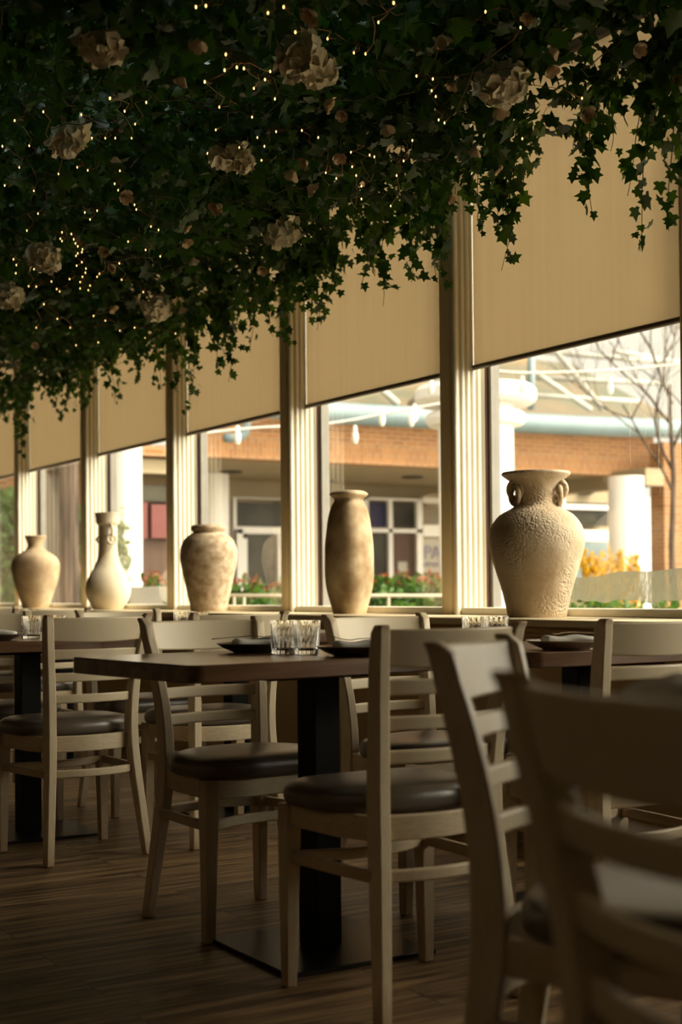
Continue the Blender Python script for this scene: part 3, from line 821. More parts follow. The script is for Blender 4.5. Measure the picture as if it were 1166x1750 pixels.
# ------------------------------------------------------------------ vases on the sill
VX = 3.69
def vase_profile(px, scale, thick=0.012):
    """px: [(y from top, half width)] in pixels of the photo -> outer + inner profile in metres"""
    yb = px[-1][0]
    pts = smoothpath([(w * scale, (yb - y) * scale) for y, w in px][::-1], 64)
    pr = [(max(p[0], 0.002), p[1]) for p in pts]
    top = pr[-1]
    neck = min(p[0] for p in pr[len(pr) // 2:])
    inner = [(top[0] - thick * 0.5, top[1] + 0.001), (max(neck - thick, 0.01), top[1] - 0.05), (max(neck - thick, 0.01) * 0.9, top[1] * 0.55), (0.003, top[1] * 0.5)]
    return pr + inner
def vase_at(name, xpix, label, px, m, sq=None, rot=0, seg=64, yb=None, X=VX):
    p = at_x(xpix, 1000, X)
    Z = p.xy.dot(_F0.xy)
    sc = Z / FPX * (1.0)
    r = empty(name, (p.x, p.y, SILL_Z), label=label, cat='vase')
    MB().lathe(vase_profile(px, sc), seg, sq=sq, rot=rot).build('body', m, r, smooth='all')
    return r, sc
plaster5 = vase_mat('stucco_cream', (0.45, 0.335, 0.215), (0.60, 0.50, 0.37), (0.35, 0.6), 6, 0.004, 70, voro=0.008)
plaster4 = vase_mat('rubbed_tan_clay', (0.30, 0.20, 0.105), (0.56, 0.44, 0.29), (0.38, 0.62), 8, 0.0015, 30)
plaster3 = vase_mat('blotched_brown_clay', (0.36, 0.255, 0.155), (0.59, 0.485, 0.35), (0.36, 0.66), 24, 0.0025, 70)
plaster2 = vase_mat('chalk_cream_clay', (0.61, 0.52, 0.38), (0.67, 0.59, 0.45), (0.3, 0.7), 4, 0.0008, 40, bands=0.0012)
plaster1 = vase_mat('sandy_brown_clay', (0.37, 0.26, 0.155), (0.52, 0.40, 0.26), (0.35, 0.65), 9, 0.002, 50, bands=0.0006)
v5, s5 = vase_at('urn_vase', 918, 'large cream stucco urn with flared rim and ring handles on the sill at right',
    [(808, 57), (811, 59), (815, 56), (823, 45), (833, 37), (845, 34.5), (857, 34.5), (866, 38), (872, 47), (879, 60), (889, 70), (900, 77), (912, 81), (926, 82), (942, 80), (960, 75), (980, 69), (1002, 62), (1022, 57), (1040, 53), (1054, 50), (1055.5, 49)], plaster5)
for sd_, ang in ((1, -0.95), (-1, -0.95 + PI)):
    d = Vector((math.cos(TH + ang * 0 - 0), -math.sin(TH), 0))
# ring handles left and right of the neck as seen across the sill
for sx, lab in ((-1, 'left'), (1, 'right')):
    out = Vector((_R0.x, _R0.y, 0)) * sx
    out = (out * 0.92 - Vector((_F0.x, _F0.y, 0)) * 0.38).normalized()
    c = out * (40 * s5)
    zt = (1055 - 838) * s5
    tw_ = 0.0 if sx > 0 else 0.95
    nl_ = Vector((-out.y, out.x, 0)) * math.cos(tw_) + out * math.sin(tw_)
    lug = MB().ring((c.x, c.y, zt), 12.5 * s5, 4.6 * s5, nl_, 28, 12, sq=1.15)
    hnd = lug.build('handle_lug', plaster5, v5, smooth='all')
    c2 = out * (41.5 * s5)
    n2 = (out + Vector((-out.y, out.x, 0)) * (0.35 if sx > 0 else 0.1)).normalized()
    MB().ring((c2.x, c2.y, (1055 - 848) * s5), 11.5 * s5, 4.6 * s5, n2, 28, 12, sq=1.25).build('hanging_ring', plaster5, v5, smooth='all')
v4, s4 = vase_at('cylinder_vase', 597.5, 'tall narrow tan clay vase with soft square sides on the sill',
    [(838, 21), (840, 26), (844, 29.5), (848, 27), (852, 22.5), (858, 23.5), (868, 28), (885, 32), (905, 34.5), (930, 37), (955, 37.5), (980, 37.5), (1000, 36), (1020, 32), (1038, 27.5), (1046, 25.5), (1048, 25)], plaster4, sq=3.0, rot=0.30, seg=96)
v3, s3 = vase_at('jar_vase', 357, 'squat wide-mouthed jar with brown-stained cream surface on the sill',
    [(897, 27), (900, 29.5), (904, 29.5), (908, 27), (910, 26), (914, 33), (921, 41), (930, 46), (942, 48.5), (956, 48.5), (972, 46), (990, 42), (1008, 38), (1026, 34), (1040, 31.5), (1044, 30.5)], plaster3)
v2, s2 = vase_at('bottle_vase', 185, 'pale long-necked bottle vase with small ring handle on the sill',
    [(877, 22), (879, 21.5), (886, 20.5), (894, 20), (897, 18), (899, 16), (910, 15.8), (930, 15.5), (945, 16.5), (958, 19), (970, 24), (982, 31), (994, 36), (1006, 38.3), (1018, 37), (1030, 32), (1039, 26.5), (1042, 25)], plaster2)
d2 = (Vector((_R0.x, _R0.y, 0)) * 0.45 - Vector((_F0.x, _F0.y, 0)) * 0.89).normalized()
MB().ring(d2 * (18 * s2) + Vector((0, 0, (1042 - 908) * s2)), 7.5 * s2, 2.4 * s2, Vector((-d2.y, d2.x, 0)), 24, 10, sq=1.25).build('handle_lug', plaster2, v2, smooth='all')
MB().ring(d2 * (21 * s2) + Vector((0, 0, (1042 - 923) * s2)), 7.0 * s2, 2.2 * s2, d2, 24, 10).build('hanging_ring', plaster2, v2, smooth='all')
MB().ring(-d2 * (18 * s2) + Vector((_R0.x, _R0.y, 0)) * (-9 * s2) + Vector((0, 0, (1042 - 922) * s2)), 4.5 * s2, 2.2 * s2, d2, 24, 10).build('hanging_ring', plaster2, v2, smooth='all')
v1, s1 = vase_at('shouldered_vase', 61, 'small sandy brown round-shouldered vase with flared neck on the sill at far left',
    [(913.5, 18.5), (916, 18), (919, 16), (925, 13.8), (931, 13.3), (936, 15), (941, 22), (948, 33), (956, 39), (965, 41), (978, 40), (992, 37), (1006, 32.5), (1020, 27.5), (1032, 23.5), (1037, 22)], plaster1)

# ------------------------------------------------------------------ ivy canopy
def leaf_template(lobes=True):
    if lobes:
        pts = [(0, 0), (0.20, -0.10), (0.46, 0.02), (0.30, 0.26), (0.52, 0.52), (0.22, 0.56), (0, 1.0), (-0.22, 0.56), (-0.52, 0.52), (-0.30, 0.26), (-0.46, 0.02), (-0.20, -0.10)]
        v = [(0, 0.35, 0.0)] + [(x, y, -0.16 * abs(x) - 0.10 * max(0, y - 0.5)) for x, y in pts]
        f = [(0, i, i % 12 + 1) for i in range(1, 13)]
        v = [(a, b, c) for a, b, c in v]
    else:
        v = [(0, 0, 0), (0.28, 0.35, -0.06), (0.2, 0.75, -0.08), (0, 1, -0.1), (-0.2, 0.75, -0.08), (-0.28, 0.35, -0.06), (0, 0.5, 0.05)]
        f = [(6, i, (i + 1) % 6) for i in range(6)]
    return np.array(v, float), np.array(f, int)
def leaves(name, m, pos, size, nrm_bias=(0, 0, -0.4), lobes=True, parent=None, hang=None):
    """scatter flat folded leaves: pos (N,3), size (N,)"""
    T, F = leaf_template(lobes)
    N = len(pos)
    d = rng.normal(size=(N, 3)) if hang is None else np.array(hang) + rng.normal(scale=0.55, size=(N, 3))
    d /= np.linalg.norm(d, axis=1)[:, None]
    n = rng.normal(size=(N, 3)) + np.array(nrm_bias)
    n -= (n * d).sum(1)[:, None] * d
    n /= np.linalg.norm(n, axis=1)[:, None]
    s = np.cross(d, n)
    V = (pos[:, None, :] + size[:, None, None] * (T[None, :, 0:1] * s[:, None, :] + T[None, :, 1:2] * d[:, None, :] + T[None, :, 2:3] * n[:, None, :])).reshape(-1, 3)
    FF = (F[None] + (np.arange(N) * len(T))[:, None, None]).reshape(-1, 3)
    me = bpy.data.meshes.new(name)
    me.vertices.add(len(V)); me.vertices.foreach_set('co', V.ravel())
    me.loops.add(len(FF) * 3); me.loops.foreach_set('vertex_index', FF.ravel().astype(np.int32))
    me.polygons.add(len(FF)); me.polygons.foreach_set('loop_start', np.arange(0, len(FF) * 3, 3, dtype=np.int32))
    me.update(calc_edges=True); me.validate()
    me.materials.append(m)
    o = bpy.data.objects.new(name, me); C.objects.link(o)
    if parent: o.parent = parent
    return o
def edge_x(y):       # window-side edge of the canopy
    return 2.82 + 0.38 * np.clip((np.asarray(y) - 3.0) / 4.0, 0, 1) + 0.10 * np.sin(np.asarray(y) * 2.3 + 1.0) + 0.06 * np.sin(np.asarray(y) * 5.1)
def low_z(x, y):     # underside height
    return 2.39 + 0.055 * np.sin(x * 3.7 + y * 1.9) + 0.045 * np.sin(y * 4.3 - x * 2.2) + 0.03 * np.sin(x * 9 + y * 7)
N = 62000
px_ = rng.uniform(0.1, 3.5, N); py_ = rng.uniform(1.2, 13.2, N)
k_ = px_ < edge_x(py_)
px_, py_ = px_[k_], py_[k_]
t_ = rng.uniform(0, 1, len(px_)) ** 1.3
pz_ = low_z(px_, py_) + t_ * (0.42 + 0.35 * np.clip((px_ - 2.3) / 0.6, 0, 1))
pos_ = np.stack([px_, py_, pz_], 1)
M_ = 12000
qy_ = rng.uniform(1.4, 13.0, M_); qx_ = edge_x(qy_) - rng.uniform(0, 0.55, M_) - 0.02
qz_ = low_z(qx_, qy_) + 0.02 + rng.uniform(0, 0.75, M_)
pos_ = np.concatenate([pos_, np.stack([qx_, qy_, qz_], 1)])
tag(leaves('ivy_canopy', ivy_leaf, pos_, rng.uniform(0.040, 0.082, len(pos_))), 'dense canopy of dark green ivy covering the ceiling above the tables', 'ivy canopy', kind='stuff')
# tangle of loose vines on the underside
tv = MB()
for k in range(260):
    y = random.uniform(2.4, 11); x = random.uniform(max(0.6, 0.28 * y), float(edge_x(y)) - 0.05)
    z = float(low_z(x, y)) + 0.01; q = random.uniform(0, 2 * PI); pts = []
    for j in range(9):
        pts.append((x, y, z - 0.03 * math.sin(j / 8 * PI) * random.uniform(0.5, 1.8)))
        q += random.uniform(-0.9, 0.9); x += 0.045 * math.cos(q); y += 0.045 * math.sin(q)
    tv.tube(pts, 0.0017, 5)
tag(tv.build('loose_vine_tangle', stem_mat, smooth='all'), 'thin brown vine stems looping across the underside of the ivy canopy', 'vine stems', kind='stuff')
# ragged fringe of short sprigs along the window side
fp, fs = [], []
for k in range(380):
    y = random.uniform(1.6, 12.8); x = float(edge_x(y)) + random.uniform(-0.25, 0.10); L = random.uniform(0.04, 0.17) * random.choice((1, 1, 1.5))
    z0 = float(low_z(x, y)) + 0.03
    n = int(L / 0.022) + 2
    ph = random.uniform(0, 6)
    for j in range(n):
        u = j / n
        fp.append((x + 0.03 * math.sin(ph + u * 3) + random.uniform(-.02, .02), y + 0.03 * math.cos(ph + u * 4) + random.uniform(-.02, .02), z0 - L * u)); fs.append(random.uniform(0.03, 0.058) * (1 - 0.3 * u))
tag(leaves('ivy_fringe', ivy_leaf, np.array(fp), np.array(fs), hang=(0, 0, -0.9)), 'ragged fringe of short ivy sprigs along the window side of the canopy', 'ivy fringe', kind='stuff')

# long hanging strands: (x at top, x at bottom, y of the tip) in photo terms, canopy edge distance
STR = [(1128, 1092, 428, 2.86, 'nearest ivy strand, its tip curling left, by the right edge'),
       (1150, 1148, 392, 2.84, 'dense ivy strand hanging along the right edge of the photo'),
       (1062, 1040, 262, 2.84, 'short ivy strand between the right edge strands and the blind'),
       (1004, 1013, 368, 2.92, 'ivy strand hanging free over the middle of the right-hand blind'),
       (892, 862, 466, 2.98, 'thin curling ivy strand hanging over the left side of the right-hand blind'),
       (850, 848, 405, 2.98, 'ivy strand just right of the nearest mullion'),
       (815, 822, 372, 3.0, 'short ivy strand over the fluted face of the nearest mullion'),
       (762, 757, 496, 3.02, 'thick ivy strand falling down the flat face of the nearest mullion'),
       (735, 742, 470, 3.02, 'leafy ivy strand left beside the nearest mullion'),
       (706, 700, 484, 3.04, 'ivy strand over the right half of the second blind with small pale tips'),
       (662, 652, 524, 3.06, 'longest ivy strand over the centre of the second blind'),
       (630, 622, 498, 3.08, 'slim ivy strand left beside the longest one over the second blind'),
       (575, 565, 520, 3.12, 'ivy strand right of the second mullion with fresh green leaves'),
       (548, 541, 566, 3.12, 'ivy strand hanging close to the reeding of the second mullion'),
       (520, 528, 548, 3.14, 'leafy ivy strand on the second mullion'),
       (492, 490, 588, 3.16, 'tangled ivy strand ending on the flat face of the second mullion'),
       (455, 468, 575, 3.16, 'ivy strand left beside the second mullion over the third blind'),
       (430, 433, 604, 3.18, 'thin ivy strand with a dark leaf tip over the third blind'),
       (385, 392, 655, 3.20, 'ivy strand over the left half of the third blind'),
       (362, 372, 640, 3.20, 'ivy strand just right of the third mullion'),
       (338, 322, 712, 3.22, 'longest ivy strand at the third mullion reaching the blind bar'),
       (302, 300, 672, 3.24, 'ivy strand over the flat face of the third mullion'),
       (262, 272, 668, 3.26, 'ivy strand over the fourth blind, nearer its right side'),
       (222, 240, 655, 3.26, 'ivy strand over the middle of the fourth blind'),
       (184, 196, 690, 3.28, 'ivy strand right of the fourth mullion'),
       (150, 148, 700, 3.28, 'ivy strand on the fourth mullion'),
       (118, 128, 690, 3.30, 'ivy strand over the right side of the fifth blind'),
       (88, 92, 705, 3.30, 'ivy strand over the left side of the fifth blind'),
       (48, 38, 782, 3.32, 'longest ivy strand at far left, over the fifth mullion'),
       (24, 30, 745, 3.32, 'ivy strand beside the longest one at far left'),
       (8, 6, 722, 3.32, 'ivy strand at the very left edge of the photo')]
for k, (xt, xb, yb_, X, lab) in enumerate(STR):
    tip = at_x(xb, yb_, X)
    top = at_x(xt, yb_, X); top.z = 2.50
    L = top.z - tip.z
    r = empty('ivy_strand', tuple(top), label=lab, cat='ivy strand', group='ivy strands hanging from the canopy')
    for b in range(3 if L > 0.3 else 2):
        Lb = L * (1, 0.72, 0.5)[b]
        ox, oy = random.uniform(-0.03, 0.03) * (b > 0), random.uniform(-0.06, 0.06) * (b > 0)
        n = 22; pts = []; ph = random.uniform(0, 6); am = random.uniform(0.012, 0.03)
        for j in range(n + 1):
            u = j / n
            pts.append(Vector(((tip.x - top.x) * u + ox * u + am * math.sin(ph + u * 7) * u, (tip.y - top.y) * u + oy * u + am * math.cos(ph + u * 6) * u, -Lb * u)))
        MB().tube(pts, [0.0022 - 0.0012 * j / n for j in range(n + 1)], 5).build('stem', stem_mat, r, smooth='all')
        lp, ls = [], []
        m_ = max(8, int(Lb / 0.0155))
        for j in range(m_):
            u = (j + random.random()) / m_; p = pts[min(n, int(u * n))]
            if u > 0.55 and random.random() < 0.22: continue
            o_ = Vector((random.gauss(0, 1), random.gauss(0, 1), random.uniform(-0.6, 0.3))) * (0.022 * (1.1 - 0.5 * u))
            if random.random() < 0.3: o_ *= 1.7
            lp.append(tuple(p + o_)); ls.append(random.uniform(0.042, 0.074) * (1 - 0.42 * u ** 2))
        leaves('foliage', ivy_leaf_fresh if b else ivy_leaf, np.array(lp), np.array(ls), hang=(0, 0, -0.8), nrm_bias=(-0.5, -0.8, 0.1), parent=r)

# ------------------------------------------------------------------ flowers in the ivy
def make_bloom(nl, R, m, ruffle):
    """ruffled ball of overlapping ragged petals, fuller on its lower side"""
    mb = MB()
    for k in range(nl):
        ph = k * 2.39996; cz = 1 - (k + 0.5) / nl * 1.35
        sr = math.sqrt(max(0.02, 1 - cz * cz))
        d = Vector((math.cos(ph) * sr, math.sin(ph) * sr, -cz)).normalized()
        d2 = (d + Vector((random.gauss(0, .38), random.gauss(0, .38), random.gauss(0, .38)))).normalized()
        t = d2.orthogonal().normalized(); b = d2.cross(t)
        rad = R * (0.62 + 0.30 * random.random()) * (1.0 + 0.25 * sr)
        c = d * rad; w = R * random.uniform(0.26, 0.42); n = 11; off = random.uniform(0, 6)
        vs = [c - d2 * (0.14 * R)]
        for j in range(n):
            q = 2 * PI * j / n; rr = w * (1 + ruffle * random.uniform(-0.28, 0.28))
            vs.append(c + t * (math.cos(q) * rr * 1.1) + b * (math.sin(q) * rr) + d2 * (R * (0.10 * math.sin(2 * q + off) + random.uniform(-.05, .07))))
        mb.add(vs, [(0, 1 + j, 1 + (j + 1) % n) for j in range(n)])
    return mb
def make_rose():
    mb = MB()
    for lay, (n, R, tilt) in enumerate(((5, 0.022, 0.75), (5, 0.017, 0.45), (4, 0.012, 0.22), (3, 0.007, 0.1))):
        for k in range(n):
            q = 2 * PI * k / n + lay * 0.6
            rows = []
            for v in range(4):
                u = v / 3; rr = R * (0.35 + 0.65 * u) * (1 + tilt * 0.25 * u); z = -0.024 * u
                wd = 0.75 * math.sin(PI * (0.25 + 0.55 * u)) * (2 * PI / n) * 0.8
                rows.append([(rr * math.cos(q + a * wd), rr * math.sin(q + a * wd), z + 0.004 * a * a * u) for a in (-1, -0.5, 0, 0.5, 1)])
            vs = [p for row in rows for p in row]
            mb.add(vs, [(r_ * 5 + c_, r_ * 5 + c_ + 1, r_ * 5 + c_ + 6, r_ * 5 + c_ + 5) for r_ in range(3) for c_ in range(4)])
    return mb
def below(x, y, off=0.02):
    """point just under the canopy on this sight line"""
    d = ray(x, y); best = None
    t = 2.5
    while t < 16:
        p = Vector((0, 0, CAMH)) + d * t
        if p.z > float(low_z(p.x, p.y)) - off: return p
        t += 0.02
    return Vector((0, 0, CAMH)) + d * 12
BIG = [(172, 75, 0.060, 1, 'upper left corner'), (115, 232, 0.078, 1, 'left, the widest with a dark leaf across it'), (512, 98, 0.072, 0, 'top centre, upper of two touching'),
       (545, 118, 0.055, 1, 'top centre, lower right of two touching'), (388, 262, 0.066, 0, 'centre left, paired'), (414, 272, 0.050, 0, 'centre left, right of its pair'),
       (482, 393, 0.080, 0, 'lowest at the second mullion top'), (268, 525, 0.075, 0, 'low left near the third mullion'), (75, 440, 0.070, 1, 'left among the fairy light cluster'),
       (14, 505, 0.075, 0, 'at the left photo edge'), (858, 135, 0.085, 0, 'right, above the nearest mullion')]
for x, y, R, kind_, where in BIG:
    p = below(x, y, 0.05)
    m = petal
    o = make_bloom(54, R * 0.84, m, 1.0).build('peony_bloom', m, smooth='all')
    d = (p - Vector((0, 0, CAMH))).normalized()
    o.location = p; o.rotation_euler = (random.uniform(0.2, 0.8), random.uniform(-0.6, -0.1), random.uniform(0, 6))
    tag(o, 'large cream bloom in the ivy, ' + where, 'flower', 'large cream blooms in the ivy')
ROSES = [(378, 350), (313, 132), (555, 175), (525, 277), (330, 442), (954, 85), (1090, 84), (1001, 193), (767, 337), (775, 142), (905, 27), (538, 22), (815, 255), (197, 268),
         (340, 70), (585, 195), (502, 292), (527, 318), (212, 335), (180, 428), (196, 455), (580, 265), (373, 352), (316, 388), (317, 410), (238, 508), (190, 524), (940, 115), (855, 185),
         (626, 420), (640, 440), (845, 285), (1160, 130), (752, 62), (660, 215), (450, 460), (60, 590), (310, 525)]
SHORT = ['in the upper left corner', 'left under a dark leaf', 'at top centre', 'beside the top centre one', 'at centre left', 'paired at centre left', 'above the second mullion',
         'near the third mullion', 'in the fairy light cluster', 'at the left photo edge', 'above the nearest mullion']
CNT = {}
ROSES.sort(key=lambda q: min((b[0] - q[0]) ** 2 + (b[1] - q[1]) ** 2 for b in BIG))
rose0 = make_rose().build('rose_bloom', petal2, smooth='all')
for k, (x, y) in enumerate(ROSES):
    p = below(x, y, 0.055)
    o = rose0 if k == 0 else rose0.copy()
    if k: C.objects.link(o)
    o.location = p; o.rotation_euler = (random.uniform(0.3, 1.1), random.uniform(-0.8, 0.3), random.uniform(0, 6))
    o.scale = (random.uniform(0.75, 1.15),) * 3
    bx = min(range(len(BIG)), key=lambda j: (BIG[j][0] - x) ** 2 + (BIG[j][1] - y) ** 2)
    dx, dy = x - BIG[bx][0], y - BIG[bx][1]
    side = ('right of' if dx > 0 else 'left of') if abs(dx) > 1.6 * abs(dy) else (('below' if dy > 0 else 'above') if abs(dy) > 1.6 * abs(dx) else ('lower ' if dy > 0 else 'upper ') + ('right of' if dx > 0 else 'left of'))
    key = (bx, side); CNT[key] = CNT.get(key, 0) + 1
    tag(o, 'small blush rose bud %s%s the cream bloom %s' % (('', 'farther out ', 'still farther ', 'farthest ', 'outermost ')[min(4, CNT[key] - 1)], side, SHORT[bx]), 'flower', 'small roses scattered in the ivy')

# ------------------------------------------------------------------ fairy lights
FL = [('string across the top centre of the canopy', [(335, 12), (352, 10), (458, 22), (485, 12), (505, 55), (560, 66), (605, 90), (625, 92), (673, 5), (647, 38)]),
      ('string looping between the two centre-left blooms', [(386, 93), (405, 115), (384, 120), (417, 117), (434, 151), (453, 136), (470, 169), (462, 122), (350, 140), (375, 183), (431, 200), (369, 222), (440, 235)]),
      ('string left of the paired centre-left bloom', [(355, 262), (409, 252), (452, 250), (472, 225), (544, 235), (516, 223), (557, 295), (575, 305), (602, 285), (609, 300), (447, 274)]),
      ('string in the dense warm cluster at left, upper part', [(106, 397), (122, 400), (103, 408), (106, 412), (126, 409), (129, 416), (133, 421), (141, 426), (140, 431), (133, 433), (130, 437), (140, 448), (131, 454), (147, 459)]),
      ('string in the dense warm cluster at left, lower part', [(146, 466), (141, 473), (119, 477), (137, 482), (154, 488), (137, 493), (151, 496), (97, 494), (62, 490), (88, 481), (85, 467), (58, 460), (49, 489), (102, 498)]),
      ('string running down the left edge of the canopy', [(4, 250), (33, 286), (8, 317), (58, 326), (50, 249), (25, 206), (74, 191), (100, 297), (65, 365), (46, 394), (23, 443), (28, 453), (27, 467)]),
      ('string through the middle of the left half', [(139, 196), (180, 236), (197, 236), (157, 236), (225, 236), (188, 168), (213, 190), (250, 175), (231, 212), (132, 286), (150, 291), (205, 292), (202, 325), (196, 314)]),
      ('string below the left wide bloom', [(145, 363), (154, 375), (166, 360), (230, 350), (233, 358), (258, 387), (271, 393), (219, 413), (249, 427), (274, 438), (166, 473), (170, 468), (204, 450), (208, 478), (245, 499)]),
      ('string along the lower left underside near the mullion tops', [(160, 540), (180, 548), (205, 565), (230, 560), (248, 577), (300, 570), (120, 560), (98, 545), (75, 520), (62, 560), (130, 590), (168, 585)]),
      ('string near the right-hand bloom', [(740, 135), (738, 155), (745, 165), (750, 205), (760, 210), (890, 47), (830, 20), (712, 130), (995, 168), (893, 237)]),
      ('string over the second blind edge', [(618, 340), (597, 370), (640, 268), (600, 260), (632, 265), (618, 318), (678, 300), (690, 275), (705, 240), (668, 352)])]
bulb_mesh = MB().lathe([(0.0007, -0.004), (0.0019, -0.0024), (0.0023, 0), (0.0018, 0.0024), (0.0007, 0.004)], 8).build('bulb', bulb_glow, smooth='all')
fb = True
for where, pts in FL:
    P = [below(x, y, 0.075) for x, y in pts]
    r = empty('fairy_light_string', tuple(P[0]), label='warm fairy lights, ' + where, cat='string lights', group='fairy light strings in the ivy')
    L = [p - P[0] for p in P]
    mb = MB()
    for a, b in zip(L, L[1:]):
        q = [a.lerp(b, k / 6) + Vector((0.02 * math.sin(k * 1.7), 0.015 * math.sin(k * 2.1), 0.03 * math.sin(PI * k / 6))) * (0 if k in (0, 6) else 1) for k in range(7)]
        mb.tube(q, 0.0010, 4)
    mb.build('wire', copper, r, smooth='all')
    for p in L:
        if fb: o = bulb_mesh; fb = False
        else: o = bulb_mesh.copy(); C.objects.link(o)
        o.parent = r; o.location = p

# ceiling downlights above the ivy, glimpsed through gaps
for k, (x, y) in enumerate(((1.9, 3.7), (2.35, 3.35), (1.75, 4.9), (2.35, 4.6), (1.9, 6.4), (1.3, 4.3))):
    r = empty('ceiling_or_fill_light', (x, y, CZ - 0.02), label='round ceiling downlight above the ivy, ' + ('nearest over the front table', 'nearest on the window side', 'left one of the middle row', 'window-side one of the middle row', 'farthest one', 'leftmost one')[k], cat='ceiling light', group='downlights above the ivy')
    MB().lathe([(0.045, 0), (0.045, 0.018), (0.002, 0.018)], 24).build('lens', downlight_m, r, smooth=True)
    MB().ring((0, 0, 0.008), 0.052, 0.008, (0, 0, 1)).build('bezel', steel, r, smooth='all')
    ld = bpy.data.lights.new('downlight_or_fill_lamp', 'POINT'); ld.energy = 1.6; ld.color = (0.78, 1.0, 0.86); ld.shadow_soft_size = 0.04
    lo = bpy.data.objects.new('downlight_or_fill_lamp', ld); C.objects.link(lo); lo.parent = r; lo.location = (0, 0, -0.03)

# added warm fill lights, out of view behind the camera, lifting the near chairs
for k, (x, y) in enumerate(((-1.2, -1.5), (-3.2, -1.5), (-1.2, 1.2), (-3.2, 1.2), (-3.2, 4.2))):
    r = empty('ceiling_or_fill_light', (x, y, CZ - 0.02), label='added warm fill light in the bare ceiling, ' + ('behind the camera', 'rear corner', 'beside the ivy', 'by the left wall', 'farthest')[k], cat='ceiling light', group='added fill lights behind the camera')
    MB().lathe([(0.045, 0), (0.045, 0.018), (0.002, 0.018)], 24).build('lens', downlight_m, r, smooth=True)
    MB().ring((0, 0, 0.008), 0.052, 0.008, (0, 0, 1)).build('bezel', steel, r, smooth='all')
    ld = bpy.data.lights.new('downlight_or_fill_lamp', 'POINT'); ld.energy = 2.6; ld.color = (1.0, 0.74, 0.45); ld.shadow_soft_size = 0.06
    lo = bpy.data.objects.new('downlight_or_fill_lamp', ld); C.objects.link(lo); lo.parent = r; lo.location = (0, 0, -0.05)

# ------------------------------------------------------------------ outdoors
GZ = -0.25
struct('pavement', MB().box((NG + 0.1, -25, GZ - 0.1), (60, 60, GZ)), pave_m)
FY = 22.0      # plane of the brick fascia
def px2(xp, yp, Y): return at_y(xp, yp, Y)
bl = empty('brick_shop_building', (15, FY, GZ), label='orange brick shopping building with deep soffit across the courtyard', cat='building')
def P(mb, name, m, **k):
    o = mb.build(name, m, None, **k); o.parent = bl; o.matrix_parent_inverse = Matrix.Translation((-15, -FY, -GZ)); return o
zt, zm, zb = 4.12, 3.62, 3.27
xl = px2(300, 780, FY).x; xr = px2(1118, 800, FY).x
P(MB().box((xl, FY, zm), (xr, FY + 0.3, zt)), 'brick_fascia', brick)
P(MB().box((xl, FY - 0.01, zb), (xr, FY + 0.3, zm)), 'soldier_course', brick_s)
P(MB().box((xl, FY + 0.02, zb + 0.005), (xr, FY + 4.6, zb + 0.2)), 'soffit', soffit_m)
vents = MB()
for xp, yp in ((705, 815), (970, 822), (1000, 843), (395, 806), (660, 838), (560, 822)):
    d = ray(xp, yp); t = (zb - CAMH) / d.z; p = Vector((0, 0, CAMH)) + d * t
    vents.lathe([(0.22, -0.02), (0.22, 0.03)], 20, c=(p.x, p.y, zb))
P(vents, 'recessed_lights', black_metal)
SY = FY + 4.2
P(MB().box((xl - 1, SY + 0.25, GZ), (xr + 3, SY + 0.5, 3.4)), 'back_wall', soffit_m)
# shopfront: (x left, x right, y top, y bottom) in photo terms
def shop(xa, xb, ya, yb, m, name='shop_window', d=0.0):
    a = px2(xa, ya, SY + d); b = px2(xb, yb, SY + d)
    return P(MB().box((a.x, SY + d, b.z), (b.x, SY + d + 0.04, a.z)), name, m)
for xa, xb in ((405, 470), (470, 540), (630, 663), (671, 712), (965, 1040)):
    shop(xa, xb, 858, 900, dark_glass if xa != 630 else blue_glass)
for xa, xb, m in ((420, 470, dark_glass), (480, 545, dark_glass), (560, 625, dark_glass), (630, 663, dark_glass), (671, 712, brown_wood)):
    shop(xa, xb, 912, 1012, m)
shop(965, 1040, 905, 925, white_paint, 'shop_panel'); shop(965, 1040, 925, 1000, pipe_m)
shop(720, 760, 865, 895, roof_glass); shop(718, 800, 920, 978, sign_m, 'shop_sign', -0.05)
fr = MB()
for xa, xb, ya, yb in ((398, 404, 850, 1010), (404, 560, 850, 856), (404, 560, 900, 914), (474, 479, 912, 1010), (620, 630, 850, 1010), (620, 722, 850, 857), (630, 722, 903, 911), (663, 671, 855, 1010),
                       (711, 722, 855, 1010), (722, 800, 850, 862), (722, 800, 897, 918), (414, 422, 920, 1010), (398, 415, 904, 1010), (545, 560, 850, 1010), (960, 966, 850, 1000), (965, 1040, 862, 872)):
    a = px2(xa, ya, SY - 0.06); b = px2(xb, yb, SY - 0.06)
    fr.box((a.x, SY - 0.1, b.z), (b.x, SY + 0.02, a.z))
P(fr, 'shopfront_frame', white_paint)
sq_ = px2(680, 960, SY - 0.02); P(MB().box((sq_.x, SY - 0.03, sq_.z - 0.22), (sq_.x + 0.25, SY - 0.01, sq_.z)), 'window_notice', sign_m)
for txt, xp, yp, hpx in (('PAN', 724, 955, 24), ('OF NEW', 724, 968, 8)):
    p = px2(xp, yp, SY - 0.09)
    cu = bpy.data.curves.new('sign_text', 'FONT'); cu.body = txt; cu.size = hpx * p.xy.dot(_F0.xy) / FPX * 1.35; cu.extrude = 0.005
    cu.materials.append(letter_m)
    tmp = bpy.data.objects.new('sign_lettering', cu); C.objects.link(tmp); bpy.context.view_layer.update()
    me = bpy.data.meshes.new_from_object(tmp); bpy.data.objects.remove(tmp)
    o = bpy.data.objects.new('sign_lettering', me); C.objects.link(o); o.parent = bl
    o.matrix_parent_inverse = Matrix.Translation((-15, -FY, -GZ)); o.location = p; o.rotation_euler = (PI / 2, 0, 0)
